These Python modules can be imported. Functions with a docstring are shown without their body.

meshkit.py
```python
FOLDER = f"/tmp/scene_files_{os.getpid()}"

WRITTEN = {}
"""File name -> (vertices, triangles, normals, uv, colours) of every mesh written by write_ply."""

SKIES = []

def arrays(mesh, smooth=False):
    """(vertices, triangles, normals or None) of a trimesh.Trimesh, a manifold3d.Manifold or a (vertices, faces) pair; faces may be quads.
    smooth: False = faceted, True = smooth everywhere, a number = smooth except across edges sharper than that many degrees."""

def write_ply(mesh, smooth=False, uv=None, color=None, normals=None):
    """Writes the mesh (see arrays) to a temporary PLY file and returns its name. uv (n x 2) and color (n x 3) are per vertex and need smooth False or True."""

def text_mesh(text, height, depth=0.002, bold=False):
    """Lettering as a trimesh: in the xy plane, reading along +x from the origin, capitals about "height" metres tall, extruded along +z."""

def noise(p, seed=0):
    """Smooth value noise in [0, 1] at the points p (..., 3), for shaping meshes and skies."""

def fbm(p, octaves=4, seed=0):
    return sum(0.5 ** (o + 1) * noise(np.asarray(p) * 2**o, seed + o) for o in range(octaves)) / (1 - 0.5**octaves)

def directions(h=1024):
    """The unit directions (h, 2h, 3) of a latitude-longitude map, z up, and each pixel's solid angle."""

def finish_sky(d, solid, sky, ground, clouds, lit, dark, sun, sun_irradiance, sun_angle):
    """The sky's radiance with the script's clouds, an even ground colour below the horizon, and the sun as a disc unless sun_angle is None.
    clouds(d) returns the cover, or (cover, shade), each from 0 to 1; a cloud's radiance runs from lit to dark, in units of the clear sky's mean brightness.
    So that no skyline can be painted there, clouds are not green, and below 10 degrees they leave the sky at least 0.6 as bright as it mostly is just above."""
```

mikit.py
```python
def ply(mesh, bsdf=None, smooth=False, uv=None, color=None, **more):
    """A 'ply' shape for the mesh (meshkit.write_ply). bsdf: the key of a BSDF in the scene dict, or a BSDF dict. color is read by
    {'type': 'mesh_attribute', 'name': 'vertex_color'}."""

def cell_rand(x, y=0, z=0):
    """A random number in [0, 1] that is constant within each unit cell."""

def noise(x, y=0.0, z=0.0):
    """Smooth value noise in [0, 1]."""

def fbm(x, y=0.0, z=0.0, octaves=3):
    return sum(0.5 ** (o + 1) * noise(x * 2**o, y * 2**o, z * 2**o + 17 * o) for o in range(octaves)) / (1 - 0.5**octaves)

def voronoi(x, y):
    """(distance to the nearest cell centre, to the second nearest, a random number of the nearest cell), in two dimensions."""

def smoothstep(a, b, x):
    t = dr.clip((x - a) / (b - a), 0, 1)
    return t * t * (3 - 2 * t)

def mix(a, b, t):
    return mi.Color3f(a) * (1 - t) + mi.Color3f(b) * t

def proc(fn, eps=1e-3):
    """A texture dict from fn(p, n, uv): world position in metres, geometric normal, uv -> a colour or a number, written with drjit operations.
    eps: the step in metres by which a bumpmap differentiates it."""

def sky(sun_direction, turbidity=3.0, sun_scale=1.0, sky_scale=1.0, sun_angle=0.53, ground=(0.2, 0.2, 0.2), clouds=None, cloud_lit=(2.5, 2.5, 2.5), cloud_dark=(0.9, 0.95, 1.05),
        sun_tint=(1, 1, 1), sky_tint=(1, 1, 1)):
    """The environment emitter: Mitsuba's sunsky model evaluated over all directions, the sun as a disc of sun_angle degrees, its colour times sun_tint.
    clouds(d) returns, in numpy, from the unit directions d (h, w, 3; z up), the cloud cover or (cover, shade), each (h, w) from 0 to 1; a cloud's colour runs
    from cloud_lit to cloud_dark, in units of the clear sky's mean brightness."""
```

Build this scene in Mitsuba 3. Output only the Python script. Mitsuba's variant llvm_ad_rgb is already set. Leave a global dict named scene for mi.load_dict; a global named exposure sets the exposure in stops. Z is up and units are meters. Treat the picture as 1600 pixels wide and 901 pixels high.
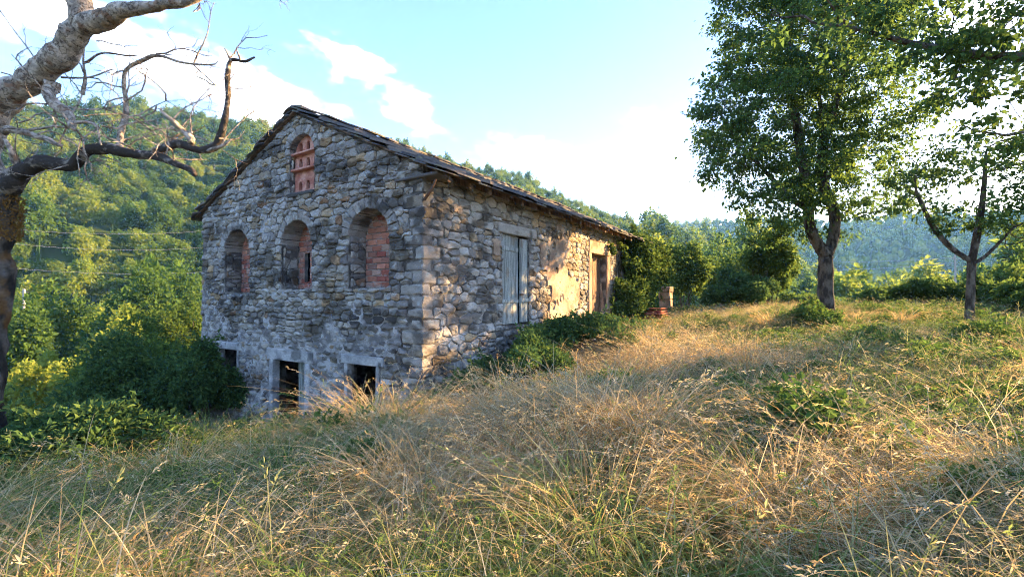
import math, random
import numpy as np
import trimesh
import drjit as dr
import mitsuba as mi
import mikit, meshkit
from mikit import proc, noise, fbm, voronoi, cell_rand, smoothstep, mix
from scipy.spatial import cKDTree, Voronoi
from scipy.interpolate import RBFInterpolator
from shapely.geometry import Polygon, box as sbox, Point
from shapely.ops import unary_union
from shapely import affinity

T = mi.ScalarTransform4f
scene, labels = {'type': 'scene'}, {}

# ------------------------------------------------------------------ camera, sky, sun, exposure
EYE = 1.6
exposure = 4.3
SUN_AZ, SUN_EL = 68.0, 16.5          # degrees clockwise from straight ahead (+y), above the horizon
HAZE = 0.00018

scene['camera'] = {'type': 'perspective', 'fov': 96.8, 'fov_axis': 'x', 'near_clip': 0.05, 'far_clip': 12000.0,
                   'to_world': T().look_at(origin=[0, 0, EYE], target=[0, 10, EYE + 0.204], up=[0, 0, 1])}
if HAZE:
    scene['camera']['medium'] = {'type': 'ref', 'id': 'haze_air'}


def azel(az, el):
    a, e = math.radians(az), math.radians(el)
    return np.array([math.sin(a) * math.cos(e), math.cos(a) * math.cos(e), math.sin(e)])


SUN = azel(SUN_AZ, SUN_EL)

# cloud banks: azimuth, elevation, half sizes (degrees), tilt, strength
BANKS = [(-46, 24, 7, 3, 10, .8), (-34, 22, 12, 3.2, -8, .85), (-23, 19.5, 11, 2.8, -22, .9), (-20, 26.5, 5.5, 2.2, -15, .85),
         (-13, 22, 4.0, 2.6, -20, .75), (5, 17.6, 10, 2.2, -4, .62), (17.5, 20, 3.2, 2.0, -10, .55), (22, 14, 10, 6, 0, .5), (-60, 30, 12, 5, 0, .8),
         (45, 26, 12, 8, 0, .5), (110, 28, 25, 7, 5, .7), (175, 24, 30, 6, 0, .7), (-120, 22, 25, 6, 0, .7)]


def cloud_cover(d):
    az = np.degrees(np.arctan2(d[..., 0], d[..., 1]))
    el = np.degrees(np.arcsin(np.clip(d[..., 2], -1, 1)))
    n1 = meshkit.fbm(np.stack([az * .10, el * .26, az * 0], -1), 5, 3)
    n2 = meshkit.fbm(np.stack([az * .35 + el * .2, el * .75, az * 0 + 5], -1), 5, 9)
    c = np.zeros_like(az)
    for a, e, ra, re, tilt, s in BANKS:
        da = (az - a + 180) % 360 - 180
        de = el - e
        t = math.radians(tilt)
        x, y = da * math.cos(t) + de * math.sin(t), -da * math.sin(t) + de * math.cos(t)
        c = np.maximum(c, s * np.exp(-((x / ra) ** 2 + (y / re) ** 2) ** 1.3))
    n3 = meshkit.fbm(np.stack([az * .9 + el * .7, el * 1.9 - az * .25, az * 0 + 2], -1), 4, 6)
    f = c * .9 + (n1 - .5) * 1.0 + (n2 - .5) * 1.1 + (n3 - .5) * .7 - .25
    t = np.clip(f / .85, 0, 1)
    cover = t * t * (3 - 2 * t) * np.clip(c * 3, 0, 1)
    return cover * .88, np.clip(.45 - cover * .4 + (n2 - .5) * .5, 0, .6)


scene['sky_light'] = mikit.sky(SUN, turbidity=2.8, sun_scale=1.25, sky_scale=1.36, sky_tint=(.61, .675, 1.05), clouds=cloud_cover, cloud_lit=(3.4, 3.4, 3.4), cloud_dark=(2.2, 2.3, 2.5),
                               sun_tint=(1.0, .96, .89), ground=(.12, .14, .06))

# ------------------------------------------------------------------ bookkeeping
used = {}


def numbered(name):
    n = used.get(name, 0)
    used[name] = n + 1
    return name if n == 0 else f'{name}_{n:03d}'


def add(name, mesh, bsdf, parent=None, label=None, cat=None, group=None, kind=None, smooth=False, uv=None, key=None):
    key = key or numbered((parent + '__' if parent else '') + name)
    scene[key] = mikit.ply(mesh, bsdf, smooth=smooth, uv=uv)
    if label or cat or group or kind:
        tag(key, label, cat, group, kind)
    return key


def tag(key, label=None, cat=None, group=None, kind=None):
    d = labels.setdefault(key, {})
    for k, v in (('label', label), ('category', cat), ('group', group), ('kind', kind)):
        if v:
            d[k] = v
    return key


def thing(name, label, cat, group=None):
    return tag(numbered(name), label, cat, group)


def join(parts):
    """parts: list of (V, F) or (V, F, UV) -> joined the same way"""
    vs, fs, us, n = [], [], [], 0
    for p in parts:
        vs.append(np.asarray(p[0], float)); fs.append(np.asarray(p[1], int) + n)
        if len(p) > 2:
            us.append(p[2])
        n += len(p[0])
    out = (np.vstack(vs), np.vstack(fs))
    return (*out, np.vstack(us)) if us else out


def tube(pts, radii, sides=6, cap=True, rough=0.0, seed=0, flat=1.0):
    p = np.asarray(pts, float)
    r = np.broadcast_to(np.asarray(radii, float), (len(p),))
    t = np.gradient(p, axis=0)
    t /= np.linalg.norm(t, axis=1, keepdims=True) + 1e-12
    a = np.zeros_like(p)
    ref = np.array([0, 0, 1.0]) if abs(t[0, 2]) < .9 else np.array([1.0, 0, 0])
    x = np.cross(t[0], ref)
    for i in range(len(p)):
        x = x - t[i] * (x @ t[i])
        x /= np.linalg.norm(x) + 1e-12
        a[i] = x
    b = np.cross(t, a)
    ang = np.arange(sides) * 2 * np.pi / sides
    rr = np.repeat(r[:, None], sides, 1)
    dirs = np.cos(ang)[None, :, None] * a[:, None] + np.sin(ang)[None, :, None] * b[:, None] * flat
    v = p[:, None] + rr[..., None] * dirs
    if rough:
        n = meshkit.fbm(v * 9.0 / max(r.max() * 8, .25), 3, seed) - .5
        v = v + dirs * (n * rough)[..., None] * rr[..., None] * 2
    v = v.reshape(-1, 3)
    i, j = np.meshgrid(np.arange(len(p) - 1), np.arange(sides), indexing='ij')
    q = np.stack([i * sides + j, i * sides + (j + 1) % sides, (i + 1) * sides + (j + 1) % sides, (i + 1) * sides + j], -1).reshape(-1, 4)
    f = np.vstack([q[:, [0, 1, 2]], q[:, [0, 2, 3]]])
    if cap:
        n = len(v)
        v = np.vstack([v, p[:1], p[-1:] + t[-1:] * r[-1] * .6])
        k = np.arange(sides)
        f = np.vstack([f, np.stack([k * 0 + n, (k + 1) % sides, k], 1), np.stack([k * 0 + n + 1, k + (len(p) - 1) * sides, (k + 1) % sides + (len(p) - 1) * sides], 1)])
    return v, f


def spline(pts, n):
    """Catmull-Rom through rows (any number of columns), n samples per span"""
    p = np.asarray(pts, float)
    q = np.vstack([2 * p[0] - p[1], p, 2 * p[-1] - p[-2]])
    out = []
    for i in range(1, len(q) - 2):
        t = np.linspace(0, 1, n, endpoint=False)[:, None]
        a, b, c, d = q[i - 1], q[i], q[i + 1], q[i + 2]
        out.append(.5 * (2 * b + (c - a) * t + (2 * a - 5 * b + 4 * c - d) * t ** 2 + (3 * b - a - 3 * c + d) * t ** 3))
    return np.vstack(out + [p[-1:]])


def at(px, py, dist):
    """the world point seen at that place of the photograph, `dist` metres ahead (measured along +y)"""
    return np.array([(px - 800) / 710 * dist, dist, EYE + (465 - py) / 710 * dist])


# ------------------------------------------------------------------ materials
def tone(cols, u):
    """piecewise colour ramp over u in 0..1"""
    c = mi.Color3f(cols[0])
    n = len(cols) - 1
    for k in range(n):
        c = mix(c, cols[k + 1], dr.clip(u * n - k, 0, 1)) if k else mix(cols[0], cols[1], dr.clip(u * n, 0, 1))
    return c


def leaf_bsdf(key, cols, trans=.8, patch=0.0, rough=.55, spec=.3):
    def f(p, n, uv):
        u = uv.x
        if patch:
            u = dr.clip(u * .3 + .7 * smoothstep(.2, .8, noise(p.x / patch, p.y / patch, p.z / (patch * 2) + 3)), 0, 1)
        return tone(cols, u) * ((.7 + .6 * uv.y) if not patch else (.9 + .2 * uv.y))
    scene[key] = {'type': 'principledthin', 'base_color': proc(f), 'roughness': max(rough, .7), 'diff_trans': trans, 'spec_trans': 0.0, 'eta': 1.2}


def solid(key, fn, rough=.9, spec=.3, bump=None, bscale=.01, eps=1e-3):
    b = {'type': 'principled', 'base_color': proc(fn), 'roughness': rough, 'specular': spec}
    if bump:
        b = {'type': 'bumpmap', 'tex': proc(bump, eps), 'scale': bscale, 'bsdf': b}
    scene[key] = {'type': 'twosided', 'bsdf': b}


def ground_col(p, n, uv):
    a = fbm(p.x * 1.3, p.y * 1.3, 0, 4)
    b = fbm(p.x * 14, p.y * 14, 2, 3)
    near = mix(mix((.085, .075, .035), (.22, .165, .085), smoothstep(.38, .62, a)), (.07, .09, .03), smoothstep(.5, .7, fbm(p.x * .5, p.y * .5, 7, 2)) * .6)
    near = near * (.55 + .9 * b)
    far = mix((.025, .05, .014), (.05, .08, .02), fbm(p.x * .05, p.y * .05, 0, 3))
    return mix(near, far, smoothstep(30, 60, dr.sqrt(p.x * p.x + p.y * p.y)))


solid('mat_ground', ground_col, .95, .1, lambda p, n, uv: fbm(p.x * 8, p.y * 8, 0, 3), .05, 5e-3)


STONE_COLS = [(.115, .108, .108), (.215, .20, .19), (.31, .29, .268), (.39, .375, .35), (.29, .245, .19), (.37, .275, .17), (.26, .155, .10)]


def stone_col(p, n, uv):
    base = tone(STONE_COLS, uv.x)
    g = fbm(p.x * 9 + uv.x * 31, p.y * 9, p.z * 12, 4)
    f = fbm(p.x * 55, p.y * 55, p.z * 55, 3)
    c = base * (.45 + .5 * uv.y + .55 * g) * (.7 + .6 * f)
    lich = smoothstep(.60, .70, fbm(p.x * 6 + 9, p.y * 6, p.z * 6, 4))           # pale lichen crusts
    c = mix(c, mi.Color3f(.40, .41, .39) * (.7 + .5 * f), lich * .75)
    dark = smoothstep(.50, .62, fbm(p.x * 1.9 + 4, p.y * 1.9, p.z * 2.4, 5))     # black lichen and soot
    return mix(c, c * .28, dark * .85)


solid('mat_stone', stone_col, .85, .25, lambda p, n, uv: fbm(p.x * 28, p.y * 28, p.z * 28, 4), .012, 2e-3)


def mortar_col(p, n, uv):
    g = fbm(p.x * 5, p.y * 5, p.z * 5, 4)
    f = fbm(p.x * 45, p.y * 45, p.z * 45, 3)
    c = mix((.17, .165, .165), (.43, .42, .415), smoothstep(.36, .68, g))
    return c * (.65 + .6 * f)


solid('mat_mortar', mortar_col, .95, .1, lambda p, n, uv: fbm(p.x * 22, p.y * 22, p.z * 22, 4), .03, 3e-3)


def old_mortar_col(p, n, uv):
    g = fbm(p.x * 5, p.y * 5, p.z * 5, 4)
    f = fbm(p.x * 45, p.y * 45, p.z * 45, 3)
    return mix((.07, .065, .06), (.26, .245, .225), smoothstep(.36, .70, g)) * (.6 + .7 * f)


solid('mat_old_mortar', old_mortar_col, .95, .1, lambda p, n, uv: fbm(p.x * 22, p.y * 22, p.z * 22, 4), .03, 3e-3)


def plaster_col(p, n, uv):
    g = fbm(p.x * 3, p.y * 3, p.z * 3, 4)
    f = fbm(p.x * 30, p.y * 30, p.z * 30, 3)
    return mix((.25, .18, .135), (.47, .365, .275), smoothstep(.3, .7, g)) * (.7 + .55 * f)


solid('mat_plaster', plaster_col, .95, .1, lambda p, n, uv: fbm(p.x * 14, p.y * 14, p.z * 14, 4), .03, 3e-3)


def dressed_col(p, n, uv):
    f = fbm(p.x * 30, p.y * 30, p.z * 30, 4)
    g = fbm(p.x * 4, p.y * 4, p.z * 4, 3)
    return mix((.28, .28, .285), (.46, .455, .45), smoothstep(.35, .65, g)) * (.6 + .7 * f) * (1 - .6 * smoothstep(.55, .66, fbm(p.x * 3, p.y * 3, p.z * 3 + 7, 4)))


solid('mat_dressed', dressed_col, .85, .2, lambda p, n, uv: fbm(p.x * 25, p.y * 25, p.z * 25, 3), .008, 2e-3)


def brick_col(p, n, uv):
    f = fbm(p.x * 40, p.y * 40, p.z * 40, 3)
    g = fbm(p.x * 7, p.y * 7, p.z * 7, 3)
    c = tone([(.30, .10, .08), (.44, .17, .12), (.52, .25, .18), (.28, .15, .13), (.46, .32, .26)], uv.x)
    c = c * (.65 + .35 * uv.y + .3 * g) * (.75 + .4 * f)
    lime = smoothstep(.56, .70, fbm(p.x * 5 + 2, p.y * 5, p.z * 5, 5))             # smears of lime
    return mix(c, mi.Color3f(.42, .36, .33) * (.7 + .5 * f), lime * .6)


solid('mat_brick', brick_col, .9, .15, lambda p, n, uv: fbm(p.x * 60, p.y * 60, p.z * 60, 2), .004, 1e-3)


def terracotta_col(p, n, uv):
    f = fbm(p.x * 30, p.y * 30, p.z * 30, 3)
    g = fbm(p.x * 6, p.y * 6, p.z * 6, 3)
    return mix((.42, .17, .125), (.60, .33, .26), smoothstep(.3, .7, g)) * (.75 + .45 * f)


solid('mat_terracotta', terracotta_col, .9, .15)


def slate_col(p, n, uv):
    f = fbm(p.x * 30, p.y * 30, p.z * 60, 3)
    c = tone([(.055, .055, .058), (.085, .083, .085), (.13, .12, .115), (.19, .15, .12)], uv.x)
    moss = smoothstep(.60, .70, fbm(p.x * 4, p.y * 4, p.z * 4, 3))
    return mix(c * (.6 + .5 * uv.y + .4 * f), mi.Color3f(.19, .19, .12) * (.6 + .7 * f), moss * .6)


solid('mat_slate', slate_col, .8, .3, lambda p, n, uv: fbm(p.x * 20, p.y * 20, p.z * 50, 3), .01, 2e-3)


def wood_grey(p, n, uv):
    g = fbm(p.x * 35, p.y * 35, p.z * 2.0 + uv.x * 40, 4)
    h = fbm(p.x * 5, p.y * 5, p.z * 3, 3)
    c = mix((.16, .18, .18), (.37, .41, .40), smoothstep(.3, .7, g))
    return mix(c, mi.Color3f(.21, .17, .13), smoothstep(.58, .7, h) * .6) * (.75 + .4 * uv.y)


solid('mat_door_wood', wood_grey, .85, .2, lambda p, n, uv: fbm(p.x * 40, p.y * 40, p.z * 2, 3), .006, 1e-3)


def wood_brown(p, n, uv):
    g = fbm(p.x * 30, p.y * 30, p.z * 3 + uv.x * 40, 4)
    return mix((.10, .065, .045), (.24, .16, .11), smoothstep(.3, .7, g)) * (.75 + .4 * uv.y)


solid('mat_brown_wood', wood_brown, .85, .2)


def iron_col(p, n, uv):
    return mix((.05, .045, .045), (.16, .08, .045), fbm(p.x * 25, p.y * 25, p.z * 25, 3))


solid('mat_iron', iron_col, .7, .4)


def bark_col(p, n, uv):
    r = fbm(p.x * 13, p.y * 13, p.z * 4, 4)
    f = fbm(p.x * 60, p.y * 60, p.z * 25, 3)
    return mix((.04, .033, .028), (.145, .125, .105), smoothstep(.35, .65, r)) * (.6 + .7 * f)


solid('mat_bark', bark_col, .95, .1, lambda p, n, uv: fbm(p.x * 18, p.y * 18, p.z * 5, 4), .05, 4e-3)


def dead_bark_col(p, n, uv):
    r = fbm(p.x * 9, p.y * 9, p.z * 9, 4)
    f = fbm(p.x * 60, p.y * 60, p.z * 60, 3)
    r2 = fbm(p.x * 26, p.y * 26, p.z * 26, 4)
    c = mix((.27, .235, .20), (.52, .46, .39), smoothstep(.34, .62, .5 * r + .5 * r2)) * (.6 + .75 * f)
    rust = smoothstep(.54, .68, fbm(p.x * 9 + 3, p.y * 9, p.z * 9, 5))
    c = mix(c, mi.Color3f(.22, .12, .06), rust * .7)
    crack = 1 - smoothstep(.0, .035, dr.abs(fbm(p.x * 17, p.y * 17, p.z * 9, 4) - .5))
    c = c * (1 - .65 * crack)
    bl = smoothstep(.60, .68, fbm(p.x * 16, p.y * 16 + 7, p.z * 16, 5))
    return mix(c, mi.Color3f(.10, .085, .075), bl * .7)


def dark_dead_col(p, n, uv):
    r = fbm(p.x * 7, p.y * 7, p.z * 7, 4)
    f = fbm(p.x * 50, p.y * 50, p.z * 50, 3)
    return mix((.05, .044, .04), (.30, .27, .24), smoothstep(.50, .70, .6 * r + .4 * fbm(p.x * 22, p.y * 22, p.z * 22, 3))) * (.6 + .75 * f)


solid('mat_dark_dead_bark', dark_dead_col, .95, .1, lambda p, n, uv: fbm(p.x * 24, p.y * 24, p.z * 16, 4), .03, 2e-3)
solid('mat_dead_bark', dead_bark_col, .95, .1, lambda p, n, uv: .6 * fbm(p.x * 24, p.y * 24, p.z * 16, 4) + .5 * smoothstep(.0, .05, dr.abs(fbm(p.x * 17, p.y * 17, p.z * 9, 4) - .5)), .03, 2e-3)


def moss_bark_col(p, n, uv):
    r = fbm(p.x * 9, p.y * 9, p.z * 4, 4)
    m = smoothstep(.48, .62, fbm(p.x * 4, p.y * 4, p.z * 3 + 5, 4))
    c = mix((.03, .028, .026), (.12, .105, .09), smoothstep(.35, .65, r))
    return mix(c, mi.Color3f(.16, .085, .03), m * .7) * (.6 + .7 * fbm(p.x * 40, p.y * 40, p.z * 40, 3))


solid('mat_moss_bark', moss_bark_col, 1, .05, lambda p, n, uv: fbm(p.x * 16, p.y * 16, p.z * 8, 4), .05, 4e-3)


def moss_col(p, n, uv):
    return mix((.10, .055, .02), (.30, .17, .045), fbm(p.x * 40, p.y * 40, p.z * 40, 3))


solid('mat_moss', moss_col, 1, .05)


def pole_col(p, n, uv):
    return mix((.30, .28, .25), (.48, .46, .42), fbm(p.x * 10, p.y * 10, p.z * 2, 3))


solid('mat_pole', pole_col, .9, .2)
scene['mat_wire'] = {'type': 'twosided', 'bsdf': {'type': 'principled', 'base_color': {'type': 'rgb', 'value': [.55, .56, .56]}, 'roughness': .4, 'metallic': .6}}
scene['mat_dark'] = {'type': 'twosided', 'bsdf': {'type': 'diffuse', 'reflectance': {'type': 'rgb', 'value': [.05, .045, .04]}}}


def tile_col(p, n, uv):
    return tone([(.32, .075, .05), (.24, .06, .045), (.38, .13, .08)], uv.x) * (.6 + .6 * fbm(p.x * 30, p.y * 30, p.z * 30, 3))


solid('mat_red_tile', tile_col, .85, .2)

leaf_bsdf('mat_forest', [(.055, .11, .036), (.11, .20, .044), (.20, .28, .052), (.29, .34, .068)], 1.05, 9.0)
leaf_bsdf('mat_oak', [(.055, .115, .058), (.10, .185, .052), (.17, .25, .048)], 1.15)
leaf_bsdf('mat_shrub', [(.055, .105, .032), (.10, .17, .04), (.165, .23, .05)], 1.0)
leaf_bsdf('mat_bramble', [(.042, .092, .042), (.08, .155, .052), (.14, .21, .062)], .8)
leaf_bsdf('mat_ivy', [(.035, .072, .026), (.075, .135, .036), (.16, .22, .05)], .8)
leaf_bsdf('mat_weed', [(.05, .11, .03), (.09, .17, .04), (.15, .22, .055)], .9)
leaf_bsdf('mat_green_grass', [(.085, .16, .045), (.14, .22, .06), (.22, .28, .09), (.38, .37, .20)], 1.0)
leaf_bsdf('mat_dry_grass', [(.38, .27, .14), (.52, .40, .21), (.62, .52, .30), (.60, .54, .38), (.40, .33, .22)], 1.0)
leaf_bsdf('mat_gold_grass', [(.48, .31, .13), (.60, .43, .19), (.68, .54, .28), (.62, .50, .30)], 1.0)
leaf_bsdf('mat_straw', [(.34, .30, .25), (.45, .40, .33), (.55, .50, .42)], .5)
leaf_bsdf('mat_petal', [(.75, .75, .72), (.82, .82, .80)], .6)

# ------------------------------------------------------------------ terrain
CX, CY = -1.576, 8.0                  # the near corner
D1, D2 = np.array([-.839, .544]), np.array([.544, .839])
W, L, RIDGE_U, RIDGE_Z, EAVE_Z, TH = 8.25, 13.2, 3.85, 4.12, 2.33, .55
AZ = np.array([-180, -120, -80, -60, -48, -40, -27, -14, -3, 8, 16, 23, 30, 38, 48, 60, 90, 120, 180.])
Z15 = np.array([-1.9, -3, -4.2, -4.6, -4.8, -4.8, -4.5, -3.5, -2.2, -1.2, -.9, -.7, -.6, -.5, -.5, -.5, -.4, -.6, -1.9])
Z25 = np.array([-2.5, -4.5, -6, -6.2, -6.2, -6.2, -6, -5, -3.6, -1.6, -1.0, -.8, -.6, -.5, -.4, -.3, 0, -.5, -2.5])
Z45 = np.array([-3, -7, -9, -9.5, -9.5, -9.5, -9.5, -9, -7, -5, -2.8, -2.2, -2, -1.8, -1.5, -1, 1, 0, -3])
Z90 = np.array([-4, -10, -12, -12, -12, -12, -12, -12, -12, -11, -10, -9, -9, -9, -8, -6, 2, 1, -4])
E1 = np.array([.03, .12, .2, .25, .278, .318, .333, .308, .250, .185, .132, .085, .02, -.03, -.03, -.02, .03, .03, .03])
E2 = np.array([.05, .12, .17, .2, .23, .25, .26, .24, .20, .16,   .138, .142, .136, .128, .118, .09, .08, .05, .05])
RK = np.array([0, 15, 25, 45, 90, 160, 330, 500, 1000, 1200, 1500.])
ZR = E1 * 330
Z2 = E2 * 1000
TAB = np.stack([AZ * 0 - 1.55, Z15, Z25, Z45, Z90, Z90 + .27 * (ZR - Z90), ZR, np.minimum(ZR, ZR * .55 + Z2 * .1), Z2, Z2 * .6, Z2 * 0 - 20], 1)

CTRL = np.array([(0, 0, -1.55), (0, 3, -1.62), (-1.6, 8, -2.35), (-4.9, 10.2, -2.95), (-6.7, 11.3, -3.2), (-8.5, 12.5, -3.7), (.6, 11.4, -1.65), (2.8, 14.7, -1.25),
                 (5.5, 18.9, -1.05), (9.7, 14, -.6), (10, 10, -.75), (13, 13, -.55), (5, 10, -1.2), (4, 5, -1.45), (8, 5, -1.05), (14, 6, -.65), (-4, 4, -2.1),
                 (-8, 7, -2.75), (-5, 0, -1.95), (-12, 10, -4.3), (-12, 4, -3.5), (16, 20, -.55), (8, 24, -.95), (20, 14, -.4), (0, -6, -1.6), (10, -4, -.95), (-9, -4, -2.6),
                 (-14, 18, -5.6), (-8, 22, -4.8), (0, 24, -3), (-3.2, 7.4, -2.5), (1.5, 8.5, -1.7), (-1, 5, -1.85)], float)
near_field = RBFInterpolator(CTRL[:, :2], CTRL[:, 2], kernel='thin_plate_spline', smoothing=.02)


def ground(x, y, detail=True):
    x, y = np.atleast_1d(np.asarray(x, float)), np.atleast_1d(np.asarray(y, float))
    shape = x.shape
    x, y = x.ravel(), y.ravel()
    r, az = np.hypot(x, y), np.degrees(np.arctan2(x, y))
    i = np.clip(np.searchsorted(AZ, az) - 1, 0, len(AZ) - 2)
    w = ((az - AZ[i]) / (AZ[i + 1] - AZ[i]))
    w = w * w * (3 - 2 * w) * .5 + w * .5
    k = np.clip(np.searchsorted(RK, r) - 1, 0, len(RK) - 2)
    t = np.clip((r - RK[k]) / (RK[k + 1] - RK[k]), 0, 1)
    col = lambda j: TAB[i, j] * (1 - w) + TAB[i + 1, j] * w
    z = col(k) * (1 - t) + col(k + 1) * t
    n = meshkit.fbm(np.stack([x / 75, y / 75, x * 0], -1), 4, 5) - .5
    z = z + n * np.clip((r - 60) / 200, 0, 1) * 22
    m = r < 26
    if m.any():
        zn = near_field(np.stack([x[m], y[m]], 1))
        b = np.clip((r[m] - 17) / 9, 0, 1)
        b = b * b * (3 - 2 * b)
        z[m] = zn * (1 - b) + z[m] * b
    hu, hv = (x - CX) * D1[0] + (y - CY) * D1[1], (x - CX) * D2[0] + (y - CY) * D2[1]
    inside = np.minimum(np.minimum(hu, W - hu), np.minimum(hv, L - hv))
    z = z + (np.minimum(z, -3.35) - z) * np.clip((inside - .16) / .3, 0, 1)         # the cellar is dug out
    if detail:
        z = z + (meshkit.fbm(np.stack([x * .9, y * .9, x * 0 + 9], -1), 3, 2) - .5) * .22 * np.clip(1.2 - r / 60, 0, 1)
    return (z + EYE).reshape(shape)


ra = np.concatenate([np.linspace(.0, 12, 60), np.geomspace(12.3, 1450, 140)])
aa = np.radians(np.linspace(-180, 180, 421)[:-1])
RR, AA = np.meshgrid(ra, aa, indexing='ij')
gx, gy = RR * np.sin(AA), RR * np.cos(AA)
gv = np.stack([gx, gy, ground(gx, gy)], -1).reshape(-1, 3)
na = len(aa)
i, j = np.meshgrid(np.arange(len(ra) - 1), np.arange(na), indexing='ij')
q = np.stack([i * na + j, i * na + (j + 1) % na, (i + 1) * na + (j + 1) % na, (i + 1) * na + j], -1).reshape(-1, 4)
gf = np.vstack([q[:, [0, 2, 1]], q[:, [0, 3, 2]]])
add('ground', (gv, gf), 'mat_ground', label='grassy sloping ground running down to the valley and up the hills', kind='structure', smooth=True)

# ------------------------------------------------------------------ the stone house
BASE = -4.2
SL = (RIDGE_Z - EAVE_Z) / RIDGE_U
SLL = (RIDGE_Z - EAVE_Z) / (W - RIDGE_U)


def house(v):
    """house frame (u along the gable, v along the side, z from eye level) -> world"""
    v = np.asarray(v, float)
    return np.stack([CX + v[..., 0] * D1[0] + v[..., 1] * D2[0], CY + v[..., 0] * D1[1] + v[..., 1] * D2[1], v[..., 2] + EYE], -1)


FRAMES = {'gable': lambda a, b, c: (a, -c, b), 'side': lambda a, b, c: (-c, a, b)}


def reveal(u0):
    return lambda a, b, c: (u0 - c, a, b)


def place3(frame, abc):
    return house(np.stack(frame(abc[:, 0], abc[:, 1], abc[:, 2]), -1))


def ring_points(poly, n):
    """n points along the outline, corners kept"""
    c = np.array(poly.exterior.coords)[:-1]
    if len(c) < n:
        seg = np.linalg.norm(np.roll(c, -1, 0) - c, axis=1)
        cnt = np.maximum(1, np.round(seg / seg.sum() * n)).astype(int)
        c = np.vstack([c[k] + (np.roll(c, -1, 0)[k] - c[k]) * (np.arange(m) / m)[:, None] for k, m in enumerate(cnt)])
    return c


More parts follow.
